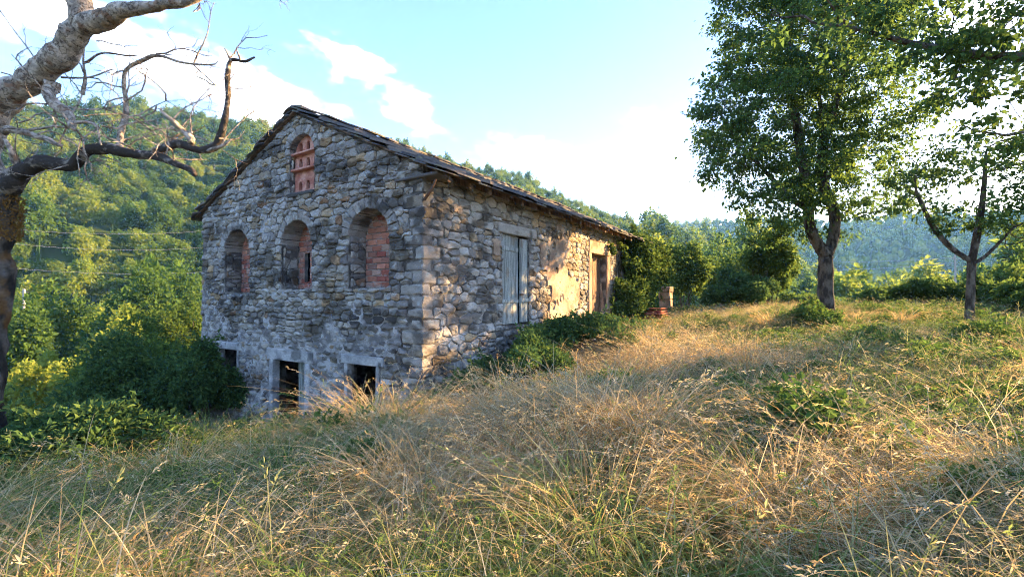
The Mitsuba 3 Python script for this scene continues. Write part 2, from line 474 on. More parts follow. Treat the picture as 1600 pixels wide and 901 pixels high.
def stone_mesh(poly, frame, rng, proud=.03, back=-.03, ch=.022, wob=.012, n=11, tilt=.012):
    c = ring_points(poly, n)
    ctr = np.array(poly.centroid.coords[0])
    ext = np.ptp(c, axis=0)
    m = len(c)
    c1 = c + rng.normal(0, wob * .5, c.shape)
    sc = 1 - np.minimum(.45, ch * 2 / np.maximum(ext, .03))
    c2 = ctr + (c - ctr) * sc + rng.normal(0, wob * .5, c.shape)
    tx, ty = rng.normal(0, tilt, 2)
    rel = (c2 - ctr) / np.maximum(ext, .05)
    front = proud + rel @ np.array([tx, ty]) * 2 + rng.normal(0, wob * .45, m)
    r0 = np.column_stack([c1, np.full(m, back)])
    r1 = np.column_stack([c1, np.full(m, proud - ch) + rng.normal(0, wob * .4, m)])
    r2 = np.column_stack([c2, front])
    r3 = np.column_stack([ctr + (c2 - ctr) * .5, front + abs(rng.normal(0, wob * .5)) + rng.normal(0, wob * .35, m)])
    v = np.vstack([r0, r1, r2, r3, [[*ctr, proud + abs(rng.normal(0, wob * .6))]]])
    f = []
    k = np.arange(m)
    kk = (k + 1) % m
    for s in range(3):
        f += [np.stack([s * m + k, s * m + kk, s * m + m + kk], 1), np.stack([s * m + k, s * m + m + kk, s * m + m + k], 1)]
    f.append(np.stack([3 * m + k, 3 * m + kk, k * 0 + 4 * m], 1))
    return place3(frame, v), np.vstack(f)


def rubble(region, rng, size=(.31, .175), holes=None):
    """irregular stones filling a region: list of shapely polygons"""
    x0, y0, x1, y1 = region.bounds
    pts, y = [], y0 - .3
    sx, sy = size
    while y < y1 + .3:
        h = sy * rng.uniform(.72, 1.35)
        x = x0 - .4 + rng.uniform(0, .3)
        while x < x1 + .4:
            w = sx * rng.uniform(.5, 1.6)
            cx, cy = x + w / 2, y + h / 2 + rng.normal(0, h * .13)
            if rng.random() < .16 and w > sx:
                pts += [(cx, cy - h * .25), (cx + rng.normal(0, .02), cy + h * .25)]
            else:
                pts.append((cx, cy))
            x += w
        y += h
    pts = np.array(pts)
    vor = Voronoi(pts * [sy / sx * 1.05, 1])
    out = []
    for k, ri in enumerate(vor.point_region):
        reg = vor.regions[ri]
        if -1 in reg or len(reg) < 3:
            continue
        p = Polygon(vor.vertices[reg] / [sy / sx * 1.05, 1])
        if not p.is_valid:
            continue
        p = p.intersection(region)
        for g in getattr(p, 'geoms', [p]):
            if g.geom_type == 'Polygon' and g.area > .004:
                out.append(g)
    return out


def shrink(p, gap):
    g = p.buffer(-gap - .012, join_style=1).buffer(.012, quad_segs=1).simplify(.006)
    g = max(g.geoms, key=lambda s: s.area) if hasattr(g, 'geoms') and len(g.geoms) else g
    return None if g.is_empty or g.geom_type != 'Polygon' or g.area < .0025 else Polygon(g.exterior)


def tri_uv(m, a, b):
    return np.tile([[a, b]], (len(m[0]), 1))


def arch(u0, u1, z0, z1, rise):
    c, w = (u0 + u1) / 2, (u1 - u0) / 2
    th = np.linspace(0, np.pi, 17)
    return Polygon([(u0, z0), (u1, z0)] + [(c + w * math.cos(t), z1 - rise + rise * math.sin(t)) for t in th[0:]])


def extrude(poly, frame, c0, c1):
    m = trimesh.creation.extrude_polygon(poly, c1 - c0, engine='earcut')
    v = np.array(m.vertices)
    v[:, 2] += c0
    return place3(frame, v), np.array(m.faces)


def hbox(u0, u1, v0, v1, z0, z1, rng=None, wob=0.0, ch=.012):
    """a chamfered box in the house frame"""
    lo, hi = np.array([u0, v0, z0]), np.array([u1, v1, z1])
    ch = min(ch, .3 * (hi - lo).min())
    pts = []
    for sx in (0, 1):
        for sy in (0, 1):
            for sz in (0, 1):
                s = np.array([sx, sy, sz])
                base = np.where(s, hi, lo)
                for k in range(3):
                    e = np.where(s, -1, 1) * ch
                    e[k] = 0
                    pts.append(base + e)
    pts = np.array(pts)
    if wob:
        pts = pts + rng.normal(0, wob, (8, 3)).repeat(3, 0)
    h = trimesh.convex.convex_hull(pts)
    return house(np.array(h.vertices)), np.array(h.faces)


HOUSE = thing('stone_house', 'abandoned two-storey stone house with bricked-up arched windows and a slate roof', 'house')
rng = np.random.default_rng(11)

A_WIN = [arch(.85, 2.01, .20, 1.73, .50), arch(3.26, 4.40, .20, 1.73, .52), arch(5.79, 7.02, .14, 1.73, .54)]
ATTIC = arch(3.19, 4.11, 2.33, 3.62, .40)
DOOR_LOW = sbox(3.42, -3.6, 4.66, -1.40)
WIN_LOW_R = sbox(1.17, -2.35, 2.00, -1.30)
WIN_LOW_L = sbox(6.28, -2.65, 7.22, -1.31)
G_OPEN = A_WIN + [ATTIC, DOOR_LOW, WIN_LOW_R, WIN_LOW_L]
gable_poly = Polygon([(0, BASE), (W, BASE), (W, EAVE_Z), (RIDGE_U, RIDGE_Z), (0, EAVE_Z)])
G_HOLES = unary_union(G_OPEN)
SPLAY = unary_union([G_HOLES] + [sbox(u0 - .1, z0, u1 + .45, z1 + .12) for u0, u1, z0, z1 in ((3.42, 4.66, -3.6, -1.40), (1.17, 2.00, -2.35, -1.30), (6.28, 7.22, -2.65, -1.31))])
GABLE = add('gable_wall', join([extrude(gable_poly.difference(G_HOLES), FRAMES['gable'], -.13, 0), extrude(gable_poly.difference(SPLAY), FRAMES['gable'], -TH, -.13)]), 'mat_old_mortar', HOUSE, label='grey rubble gable wall with pale mortar and dark stains')

SD1 = sbox(2.50, -.62, 3.64, 1.45)
SD2 = sbox(7.42, -.48, 8.72, 1.40)
side_poly = sbox(TH, BASE, L, EAVE_Z)
SIDE = add('side_wall', extrude(side_poly.difference(unary_union([SD1, SD2])), FRAMES['side'], -TH, 0), 'mat_old_mortar', HOUSE, label='long rubble side wall with patches of tan plaster')
add('rear_wall', join([extrude(sbox(TH, BASE, L, EAVE_Z), lambda a, b, c: (W + c, a, b), -TH, 0), extrude(Polygon([(TH, BASE), (W - TH, BASE), (W - TH, EAVE_Z + TH * SLL), (RIDGE_U, RIDGE_Z), (TH, EAVE_Z + TH * SL)]), lambda a, b, c: (a, L + c, b), -TH, 0)]), 'mat_old_mortar', HOUSE)
add('upper_floor', hbox(TH + .01, W - TH - .01, TH + .01, L - TH - .01, -.75, -.55), 'mat_brown_wood', HOUSE)

# ---- stones of the gable: voussoirs, quoins, lintels first, rubble between them
pieces = []      # (poly, frame, kind, proud, back)
taken = [G_HOLES.buffer(.015)]


def voussoirs(u0, u1, z1, rise, n, depth, recess, start=.0):
    c, w, zc = (u0 + u1) / 2, (u1 - u0) / 2, z1 - rise
    e = np.sort(np.linspace(start, np.pi - start, n + 1) + rng.normal(0, .03, n + 1) * np.r_[0, np.ones(n - 1), 0])
    for k in range(n):
        t = np.linspace(e[k], e[k + 1], 3)
        dd = depth * rng.uniform(.8, 1.15)
        inner = [(c + (w - .012) * math.cos(x), zc + (rise - .012) * math.sin(x)) for x in t]
        outer = [(c + (w + dd) * math.cos(x), zc + (rise + dd) * math.sin(x)) for x in t[::-1]]
        p = Polygon(inner + outer).buffer(0)
        pieces.append((p.buffer(-.007), 'gable', 'arch', rng.uniform(.03, .05), -recess))
        taken.append(p.buffer(.006))


voussoirs(.85, 2.01, 1.73, .50, 13, .24, .42)
voussoirs(3.26, 4.40, 1.73, .52, 13, .22, .42)
voussoirs(5.79, 7.02, 1.73, .54, 13, .22, .42)
voussoirs(3.19, 4.11, 3.62, .40, 10, .20, .12)
quoin_u = []
z = -2.9
kq = 0
QUOINS = []
while z < EAVE_Z - .12:
    h = rng.uniform(.14, .25)
    h = min(h, EAVE_Z - .01 - z)
    lu, lv = (rng.uniform(.36, .58), rng.uniform(.2, .34)) if kq % 2 else (rng.uniform(.2, .34), rng.uniform(.36, .6))
    QUOINS.append((lu, lv, z, z + h))
    taken.append(sbox(-.2, z - .001, lu, z + h + .001))
    z += h
    kq += 1
# stone surrounds of the three low openings
FRAME_ST = []
for (u0, u1, z0, z1, lw) in ((3.42, 4.66, -3.6, -1.40, .16), (1.17, 2.00, -2.35, -1.30, .09), (6.28, 7.22, -2.65, -1.31, .09)):
    for s in ((u0 - lw, u0 + .004), (u1 - .004, u1 + lw)):
        FRAME_ST.append(('jamb', s[0], s[1], z0, z1 - .002))
        taken.append(sbox(s[0], z0, s[1], z1))
    FRAME_ST.append(('lintel', u0 - lw - .12, u1 + lw + .10, z1 - .004, z1 + .24 if lw > .15 else z1 + .18))
    taken.append(sbox(u0 - lw - .12, z1, u1 + lw + .10, z1 + (.24 if lw > .15 else .18)))

roofcut = Polygon([(-.05, BASE), (W + .01, BASE), (W + .01, EAVE_Z - .02), (RIDGE_U, RIDGE_Z - .03), (-.05, EAVE_Z - .02)])
region = roofcut.intersection(sbox(0, -3.5, W, 5)).difference(unary_union(taken))
for p in rubble(region, rng, (.28, .148)):
    zc = p.centroid.y
    low = zc < -.35
    g = shrink(p, rng.uniform(.006, .014) if not low else rng.uniform(.010, .032))
    if g is None:
        continue
    pieces.append((g, 'gable', 'stone', rng.uniform(.015, .055), -.03))
# left reveals of the arched windows
for (u1, z0, z1) in ((2.01, .2, 1.25), (4.40, .2, 1.22), (7.02, .14, 1.22), (4.11, 2.33, 3.22)):
    for p in rubble(sbox(.03, z0 + .01,   .41 if u1 != 4.11 else .115, z1), rng, (.27, .19)):
        g = shrink(p, .008)
        if g is not None:
            pieces.append((g, reveal(u1), 'reveal_stone', rng.uniform(.012, .03), -.03))

# pale lime pointing smeared into the joints of the lower storey, with a ragged upper limit
cells = [sbox(a, b, a + .085, b + .085) for a in np.arange(0.02, 8.2, .08) for b in np.arange(-3.3, 2.1, .08)
         if meshkit.fbm(np.array([[a * 1.2, b * 1.4, 8.0]]), 4, 41)[0] - .16 * np.clip((b + .55) / .5, -1.1, 1.3) > .515]
pt = unary_union(cells).buffer(.045).buffer(-.07).difference(G_HOLES.buffer(.02))
for g in getattr(pt, 'geoms', [pt]):
    if g.area > .02:
        g = g.segmentize(.07)
        wobble = lambda c: np.asarray(c.coords) + (meshkit.noise(np.column_stack([np.asarray(c.coords) * 16, np.zeros(len(c.coords))]), 3)[:, None] - .5) * .06
        g = Polygon(wobble(g.exterior), [wobble(h) for h in g.interiors if Polygon(h).area > .01]).buffer(0)
        for h in getattr(g, 'geoms', [g]):
            if h.area > .02:
                add('lime_pointing', extrude(h, FRAMES['gable'], -.02, rng.uniform(.020, .027)), 'mat_mortar', GABLE)

tone_rng = np.random.default_rng(5)


def stone_tone(u, z):
    """a stone's colour: dark ones cluster between the windows, warm ones are scattered"""
    r = tone_rng.random()
    dk = meshkit.fbm(np.array([[u * .8, z * 1.1, 2.0]]), 3, 8)[0]
    if r < .07:
        t = tone_rng.uniform(.68, 1.0)
    elif r < .20:
        t = tone_rng.uniform(.55, .72)
    else:
        t = np.clip(tone_rng.normal(.36 - (dk - .5) * .9, .13), 0, .56)
    return t, tone_rng.random()


def emit_stones(items, holder, limit, rest_name):
    """items: (mesh, uv, area, name, bsdf); the largest become parts, the rest one mass"""
    items = sorted(items, key=lambda x: -x[2])
    for m, uv, ar, nm, b in items[:limit]:
        add(nm, m, b, holder, uv=uv)
    if items[limit:]:
        r = join([(m[0], m[1], uv) for m, uv, *_ in items[limit:]])
        add(rest_name, r[:2], 'mat_stone', holder, uv=r[2], kind='stuff', label='small filling stones between the larger ones')


srng = np.random.default_rng(21)
g_items = []
for poly, fr, kind, proud, back in pieces:
    if poly.is_empty or poly.geom_type != 'Polygon':
        continue
    c = poly.centroid
    m = stone_mesh(poly, FRAMES[fr] if isinstance(fr, str) else fr, srng, proud, back, ch=.02 if kind != 'arch' else .014, wob=.013 if kind == 'stone' else .008)
    t, b = stone_tone(c.x if isinstance(fr, str) else 9, c.y)
    if kind == 'arch':
        t = .25 + .2 * t
    see = poly.area / (1 + .11 * c.x) ** 2 * (.4 if kind == 'reveal_stone' else 1) * (0 if c.y < -2.2 - .15 * c.x else 1)
    g_items.append((m, tri_uv(m, t, b), see, {'arch': 'arch_stone', 'reveal_stone': 'reveal_stone', 'stone': 'stone'}[kind], 'mat_stone'))
emit_stones(g_items, GABLE, 300, 'small_stones')
for lu, lv, z0, z1 in QUOINS:
    p = srng.uniform(.006, .032)
    m = hbox(-p, lu - .008 - srng.uniform(0, .05), -p, lv - .008 - srng.uniform(0, .05), z0 + .006, z1 - .006, srng, .012, .022)
    sv, sf = trimesh.remesh.subdivide_to_size(m[0], m[1], .09)
    sv = sv + (meshkit.fbm(np.stack([sv * 9 + k * 7 for k in range(3)], 1).reshape(-1, 3), 3, 6).reshape(-1, 3) - .5) * .035
    m = (sv, sf)
    add('corner_stone', m, 'mat_stone', GABLE, uv=tri_uv(m, srng.uniform(.08, .66), srng.random() * .6))
for kind, u0, u1, z0, z1 in FRAME_ST:
    m = hbox(u0, u1, -.045 if kind == 'jamb' else -.055, .125, z0, z1, srng, .004, .012)
    add('door_jamb' if kind == 'jamb' else 'door_lintel', m, 'mat_dressed', GABLE, uv=tri_uv(m, .5, .5))

# ---- stones of the side wall, thinner where the plaster holds
pl_field = lambda a, b: .62 * meshkit.fbm(np.array([[a * 1.15, b * 1.0, 4.0]]), 4, 33)[0] + .38 * meshkit.fbm(np.array([[a * 4.2, b * 4.2, 1.0]]), 3, 35)[0]
s_items = []
jambs = []
for (a0, a1, z0, z1) in ((2.50, 3.64, -.62, 1.45), (7.42, 8.72, -.48, 1.40)):
    jambs.append(sbox(a0 - .02, z0 - .02, a1 + .02, z1 + .02))
lint1 = sbox(2.30, 1.45, 3.98, 1.68)
lint2 = sbox(7.22, 1.40, 9.02, 1.80)
jamb2 = [sbox(8.722, -.5, 9.00, 1.398), sbox(7.20, -.5, 7.418, 1.398)]
staken = unary_union(jambs + [lint1, lint2] + jamb2 + [sbox(-.2, z0 - .001, lv, z1 + .001) for lu, lv, z0, z1 in QUOINS])
for p in rubble(sbox(.0, -2.3, 9.6, EAVE_Z - .01).difference(staken), rng, (.30, .165)):
    g = shrink(p, rng.uniform(.005, .013))
    if g is None:
        continue
    c = g.centroid
    m = stone_mesh(g, FRAMES['side'], srng, srng.uniform(.012, .05), -.03, ch=.02, wob=.013)
    r = srng.random()
    t = srng.uniform(.5, .92) if r < (.72 if 3.9 < c.x < 7.4 else .25) else srng.uniform(.2, .56)
    dist = 8 + .84 * c.x
    s_items.append((m, tri_uv(m, t, srng.random()), g.area * (c.x + 5.8) / dist ** 3 * (0 if c.y < -.9 + .05 * c.x else 1), 'stone', 'mat_stone'))
emit_stones(s_items, SIDE, 280, 'small_stones')
m = hbox(-.05, .5, 2.30, 3.98, 1.45, 1.675, srng, .006, .015)
add('door_lintel', m, 'mat_stone', SIDE, uv=tri_uv(m, .45, .5))
m = hbox(-.055, .45, 7.22, 9.02, 1.402, 1.80, srng, .006, .015)
add('door_lintel', m, 'mat_plaster', SIDE, uv=tri_uv(m, .5, .5))
for b in jamb2:
    x0, y0, x1, y1 = b.bounds
    m = hbox(-.05, .45, x0, x1, y0, y1, srng, .004, .012)
    add('door_jamb', m, 'mat_plaster', SIDE, uv=tri_uv(m, .5, .5))

# plaster still clinging to the side wall: ragged sheets over the stones
prng = np.random.default_rng(8)
cells = [sbox(a, b, a + .105, b + .105) for a in np.arange(4.0, 7.2, .1) for b in np.arange(-1.0, 2.0, .1)
         if pl_field(a, b) - .05 * (meshkit.noise(np.array([[a * 6, b * 6, 3.0]]), 2)[0] > .62) + .09 * math.exp(-((a - 6.3) / 1.6) ** 2) - .05 * max(b - 1.0, 0) > .563]
cells += [sbox(a, b, a + .105, b + .105) for a in np.arange(.75, 2.3, .1) for b in np.arange(-1.6, 1.8, .1) if pl_field(a + 20, b) > .60]
pl = unary_union(cells).buffer(.05).buffer(-.075)
for g in getattr(pl, 'geoms', [pl]):
    if g.area < .03:
        continue
    g = g.segmentize(.06)
    ext = np.array(g.exterior.coords)
    ext = ext + (meshkit.noise(np.column_stack([ext * 14, ext[:, 0] * 0]), 3)[:, None] - .5) * .07
    g2 = Polygon(ext, [np.array(h.coords) for h in g.interiors if Polygon(h).area > .012]).buffer(0)
    for h in getattr(g2, 'geoms', [g2]):
        if h.area > .03:
            add('plaster_patch', extrude(h, FRAMES['side'], -.02, prng.uniform(.052, .06)), 'mat_plaster', SIDE)

# ---- brick infill of the arched windows
for wi, (poly, slot) in enumerate(zip(A_WIN, (None, sbox(3.95, .36, 4.17, 1.04), None))):
    fr = lambda a, b, c: (a, .42 - c, b)
    back = poly if slot is None else poly.difference(slot)
    inf = add('brick_infill', extrude(back, fr, -.08, 0), 'mat_mortar', HOUSE, label=('wall of red bricks closing the right arched window', 'red brick infill with a dark slot in the middle arched window', 'shaded red brick infill of the left arched window')[wi])
    x0, y0, x1, y1 = poly.bounds
    z, row = y0, 0
    while z < y1:
        x = x0 - (0 if row % 2 else .14)
        while x < x1:
            b = sbox(x + .009 + srng.uniform(-.003, .003), z + .008 + srng.uniform(-.003, .003), x + .266, z + .115).intersection(back.buffer(-.004))
            for g in getattr(b, 'geoms', [b]):
                if g.geom_type == 'Polygon' and g.area > .003:
                    m = stone_mesh(g, fr, srng, srng.uniform(.010, .02), -.02, ch=.005, wob=.003, n=8, tilt=.003)
                    add('brick', m, 'mat_brick', inf, uv=tri_uv(m, srng.random(), srng.random()))
            x += .276
        z += .124
        row += 1

# ---- pigeon loft in the attic window
fr = lambda a, b, c: (a, .12 - c, b)
nest = [arch(u - .065, u + .065, z, z + .2, .065) for z in (2.42, 2.93, 3.30) for u in (3.33, 3.61, 3.89)]
loft_poly = ATTIC.difference(unary_union(nest))
loft = add('pigeon_loft', extrude(loft_poly, fr, -.07, 0), 'mat_terracotta', HOUSE, label='terracotta pigeon loft with arched holes and two ledges in the attic window')
for z in (2.84, 3.20):
    m = hbox(3.20, 4.10, .0, .12, z, z + .045, srng, .004, .008)
    add('ledge', m, 'mat_terracotta', loft)
m = hbox(3.16, 4.14, -.06, .12, 2.25, 2.325, srng, .006, .012)
add('window_sill', m, 'mat_slate', HOUSE, uv=tri_uv(m, .3, .4))

# ---- low door leaf half open inside the doorway, small window bars
dl = thing_key = None
leaf = numbered(HOUSE + '__cellar_door')
tag(leaf, 'grey weathered plank door standing ajar in the low doorway')
for k in range(4):
    u0 = 3.44 + k * .17
    m = hbox(u0, u0 + .165, .22 + k * .012, .255 + k * .012, -3.5, -1.43, srng, .003, .005)
    add('plank', m, 'mat_door_wood', leaf, uv=tri_uv(m, srng.random(), srng.uniform(0, .4)))

# ---- double plank door of the side wall
sd = numbered(HOUSE + '__plank_door')
tag(sd, 'tall grey-green plank door in the side wall')
ws = (.28, .23, .24)
a = 2.53
for w in ws:
    m = hbox(.07, .10, a, a + w - .008, -.60, 1.44, srng, .003, .005)
    add('plank', m, 'mat_door_wood', sd, uv=tri_uv(m, srng.random(), srng.uniform(.4, 1)))
    a += w
for z in (-.12, 1.08):
    m = hbox(.045, .075, 2.56, 3.25, z, z + .085, srng, .003, .006)
    add('ledger', m, 'mat_door_wood', sd, uv=tri_uv(m, srng.random(), 1.0))
ajar = numbered(HOUSE + '__ajar_door')
tag(ajar, 'narrow right leaf of the plank door standing slightly open')
for k in range(2):
    a0 = 3.635 - k * .185
    m = hbox(.03 - .025 * k, .065 - .025 * k, a0 - .175, a0, -.58, 1.40, srng, .004, .005)
    add('plank', m, 'mat_door_wood', ajar, uv=tri_uv(m, srng.random(), srng.uniform(.5, 1)))
for z in (-.1, ):
    m = hbox(-.02, .004, 3.29, 3.63, z, z + .08, srng, .003, .006)
    add('ledger', m, 'mat_door_wood', ajar, uv=tri_uv(m, srng.random(), 1.0))
m = hbox(-.04, .0, 3.22, 3.34, .05, .10, srng, .002, .006)
add('latch', m, 'mat_iron', ajar)
m = hbox(.12, .16, 7.42, 8.72, -.48, 1.40, srng, .002, .006)
bd = numbered(HOUSE + '__brown_door')
tag(bd, 'brown plank door in the far doorway of the side wall')
for k in range(6):
    m = hbox(.20, .235, 7.43 + k * .215, 7.43 + k * .215 + .207, -.47, 1.39, srng, .002, .005)
    add('plank', m, 'mat_brown_wood', bd, uv=tri_uv(m, srng.random(), srng.random()))

# ---- roof: timber, then slates
rfr = np.random.default_rng(77)
OV, V0, V1 = .46, -.14, L - .15


def roof_z(u):
    return np.where(u < RIDGE_U, EAVE_Z + SL * u, EAVE_Z + SLL * (W - u))


deck = []
for u0, u1 in ((-OV + .05, RIDGE_U), (RIDGE_U, W + .30)):
    z0, z1 = float(roof_z(np.array(u0))), float(roof_z(np.array(u1)))
    vv = np.array([[u, v, z + dz] for u, z in ((u0, z0), (u1, z1)) for v in (V0 + .05, V1 - .05) for dz in (.012, .05)])
    h = trimesh.convex.convex_hull(vv)
    deck.append((house(np.array(h.vertices)), np.array(h.faces)))
ROOF = add('roof', join(deck), 'mat_brown_wood', HOUSE, label='sagging dark slate roof with ragged thin slabs along its edges')
for v in np.arange(.25, L, .62):
    uu = np.array([-OV + .06, .5])
    zz = EAVE_Z + SL * uu
    w = .045
    vv = np.array([[u, v + s, z + dz] for u, z in zip(uu, zz) for s in (-w, w) for dz in (-.10, .008)])
    h = trimesh.convex.convex_hull(vv)
    add('rafter', (house(np.array(h.vertices)), np.array(h.faces)), 'mat_brown_wood', ROOF, uv=np.tile([[rfr.random(), .2]], (len(h.vertices), 1)))


def slate(uc, vc, lu, lv, lift, right=True, th=.035, yaw=0.0):
    n = 9
    ang = np.sort(np.linspace(0, 2 * np.pi, n, endpoint=False) + rfr.normal(0, .12, n))
    sq = np.maximum(np.abs(np.cos(ang)), np.abs(np.sin(ang)))
    pu, pv = np.cos(ang) / sq * lu / 2, np.sin(ang) / sq * lv / 2
    pu, pv = pu * rfr.uniform(.86, 1.06, n), pv * rfr.uniform(.9, 1.05, n)
    pu, pv = pu * math.cos(yaw) - pv * math.sin(yaw), pu * math.sin(yaw) + pv * math.cos(yaw)
    s = SL if right else -SLL
    base = float(roof_z(np.array(uc)))
    zc = base + pu * (s - (.16 if right else -.16) * .6) + lift + rfr.normal(0, .006) + pv * rfr.normal(0, .025)
    bot = np.column_stack([uc + pu, vc + pv, zc])
    top = bot + [0, 0, th]
    top[:, :2] = [uc, vc] + (top[:, :2] - [uc, vc]) * .97
    v = np.vstack([bot, top, bot.mean(0), top.mean(0)])
    k = np.arange(n)
    kk = (k + 1) % n
    f = np.vstack([np.stack([k, kk, n + kk], 1), np.stack([k, n + kk, n + k], 1), np.stack([kk, k, k * 0 + 2 * n], 1), np.stack([n + k, n + kk, k * 0 + 2 * n + 1], 1)])
    return house(v), f


slates = []
for right in (True, False):
    rows = 15 if right else 13
    u_e, u_r = (-OV, RIDGE_U) if right else (W + .36, RIDGE_U)
    for r in range(rows):
        uc = u_e + (u_r - u_e) * (r + .35) / rows
        v = V0 - .02 + rfr.uniform(-.03, .05)
        while v < V1:
            lv = rfr.uniform(.34, .72)
            lu = abs(u_r - u_e) / rows * rfr.uniform(1.5, 1.9)
            m = slate(uc + rfr.normal(0, .035), v + lv / 2, lu, lv * 1.04,   .07 + rfr.uniform(0, .045), right, rfr.uniform(.025, .06), rfr.normal(0, .09))
            edge = (v < .2) * 3 + (r == 0) * 3 * right + (r == 1) * right
            slates.append((m, tri_uv(m, rfr.random() ** 1.3, rfr.random()), edge + right + rfr.random() * .2 - .02 * v))
            if v < .3 or r == 0:                      # doubled thin slabs along the verge and the eave
                m = slate(uc + rfr.normal(0, .05), v + lv / 2 + rfr.uniform(-.05, .02), lu * .8, lv, .035 + rfr.uniform(0, .012), right, rfr.uniform(.02, .035), rfr.normal(0, .08))
                slates.append((m, tri_uv(m, rfr.random() ** 1.3, rfr.random()), edge + right - .5))
            v += lv
v = V0
while v < V1:
    lv = rfr.uniform(.4, .7)
    for s in (-1, 1):
        m = slate(RIDGE_U - s * .16, v + lv / 2, .46, lv, .15 + .02 * s + rfr.uniform(0, .02), s > 0, rfr.uniform(.03, .05), rfr.normal(0, .06))
        slates.append((m, tri_uv(m, rfr.random(), rfr.random()), 5 - .02 * v))
    v += lv
slates.sort(key=lambda x: -x[2])
for m, uv, _ in slates[:300]:
    add('slate', m, 'mat_slate', ROOF, uv=uv)
r = join([(m[0], m[1], uv) for m, uv, _ in slates[300:]])
add('slate_courses', r[:2], 'mat_slate', ROOF, uv=r[2], kind='stuff', label='slates of the upper and far courses')
m = hbox(-.42, .62, -.10, .3, EAVE_Z - .23, EAVE_Z - .17, srng, .008, .012)
add('kneeler_slab', m, 'mat_slate', HOUSE, uv=tri_uv(m, .5, .6), label='flat stone slab jutting out under the eave corner')
m = tube(house(np.array([[-.05, -.02, 1.72], [-.18, -.05, 1.80], [-.30, -.06, 1.92], [-.36, -.06, 2.02]])), [.03, .028, .025, .022], 6)
add('iron_bracket', m, 'mat_iron', HOUSE)

# ------------------------------------------------------------------ leaves, shrubs
def leaf_cloud(pos, size, rng, nrm=None, aspect=.55, jitter=.35, fold=.25, bias=.5):
    """one folded rhombic leaf per point: (V, F, UV)"""
    n = len(pos)
    d = rng.normal(size=(n, 3))
    if nrm is not None:
        d = d * .8 + nrm
    d[:, 2] -= .15
    d /= np.linalg.norm(d, axis=1, keepdims=True) + 1e-9
    up = rng.normal(size=(n, 3)) * .7 + [0, 0, bias * 2]
    s = np.cross(d, up)
    s /= np.linalg.norm(s, axis=1, keepdims=True) + 1e-9
    nn = np.cross(s, d)
    L_ = size * rng.uniform(1 - jitter * 1.25, 1 + jitter * 1.25, (n, 1))
    w = L_ * aspect
    mid = pos + d * L_ * .45
    v = np.stack([pos, mid + s * w * .5 + nn * w * fold, pos + d * L_ - nn * L_ * .12, mid - s * w * .5 + nn * w * fold], 1).reshape(-1, 3)
    k = np.arange(n)[:, None] * 4
    f = np.vstack([k + [0, 1, 2], k + [0, 2, 3]])
    uv = np.repeat(np.column_stack([rng.random(n), rng.random(n)]), 4, 0)
    return v, f, uv


def lumps(center, radii, n, rng, share=.55, flatten=.0):
    """sub-ellipsoids spread over an ellipsoid"""
    out = []
    for _ in range(n):
        d = rng.normal(size=3)
        d /= np.linalg.norm(d)
        if d[2] < -.3:
            d[2] *= -.5
        c = np.asarray(center) + d * np.asarray(radii) * rng.uniform(.3, .95)
        out.append((c, np.asarray(radii) * share * rng.uniform(.45, 1.25, 3).mean() * rng.uniform(.6, 1.2, 3)))
    return out


def shell_points(lump_list, n, rng, inner=.55):
    vol = np.array([np.prod(r) ** (2 / 3) for _, r in lump_list])
    idx = rng.choice(len(lump_list), n, p=vol / vol.sum())
    d = rng.normal(size=(n, 3))
    d /= np.linalg.norm(d, axis=1, keepdims=True)
    rad = rng.uniform(inner ** 2, 1, n) ** .5 * rng.uniform(.85, 1.12, n)
    c = np.array([c for c, _ in lump_list])[idx]
    r = np.array([r for _, r in lump_list])[idx]
    return c + d * r * rad[:, None], d


def bush(name, label, cat, center, radii, n, size, bsdf, seed, group=None, nl=15, stems=7, share=.4, inner=.5, parts=True):
    rng = np.random.default_rng(seed)
    c = np.asarray(center, float)
    ll = lumps(c, radii, nl, rng, share)
    p, d = shell_points(ll, n, rng, inner)
    ex, ed = [], []
    R = np.asarray(radii)
    for _ in range(38):
        l = ll[rng.integers(nl)]
        dd = rng.normal(size=3)
        dd[2] = abs(dd[2]) * .9 + .2
        dd /= np.linalg.norm(dd)
        t = np.linspace(.7, 1.0 + rng.uniform(.2, .9), 22)[:, None]
        q = l[0] + dd * l[1] * t * [1, 1, 1.1] - np.array([0, 0, .25 * R[2] * share]) * np.clip(t - 1, 0, 2) ** 2
        ex.append(q + rng.normal(0, size * .35, q.shape)); ed.append(np.tile(dd, (22, 1)))
    p, d = np.vstack([p] + ex), np.vstack([d] + ed)
    g = ground(p[:, 0], p[:, 1])
    k = p[:, 2] > g - .05
    p, d = p[k], d[k]
    key = thing(name, label, cat, group)
    m = leaf_cloud(p, size, rng, d)
    add('leaves', m[:2], bsdf, key, uv=m[2])
    st = []
    gz = ground(c[0], c[1])[0]
    for i in range(stems):
        l = ll[i % len(ll)]
        b = np.array([c[0] + rng.normal(0, .12 * radii[0]), c[1] + rng.normal(0, .12 * radii[1]), gz - .1])
        e = l[0] + rng.normal(0, .15, 3) * l[1]
        mid = (b + e) / 2 + [0, 0, .15 * radii[2]]
        s = spline([b, mid, e], 5)
        st.append(tube(s, np.linspace(.018, .006, len(s)) * max(1, radii[2] * .9), 5))
    add('stem', join(st), 'mat_bark', key)
    return key


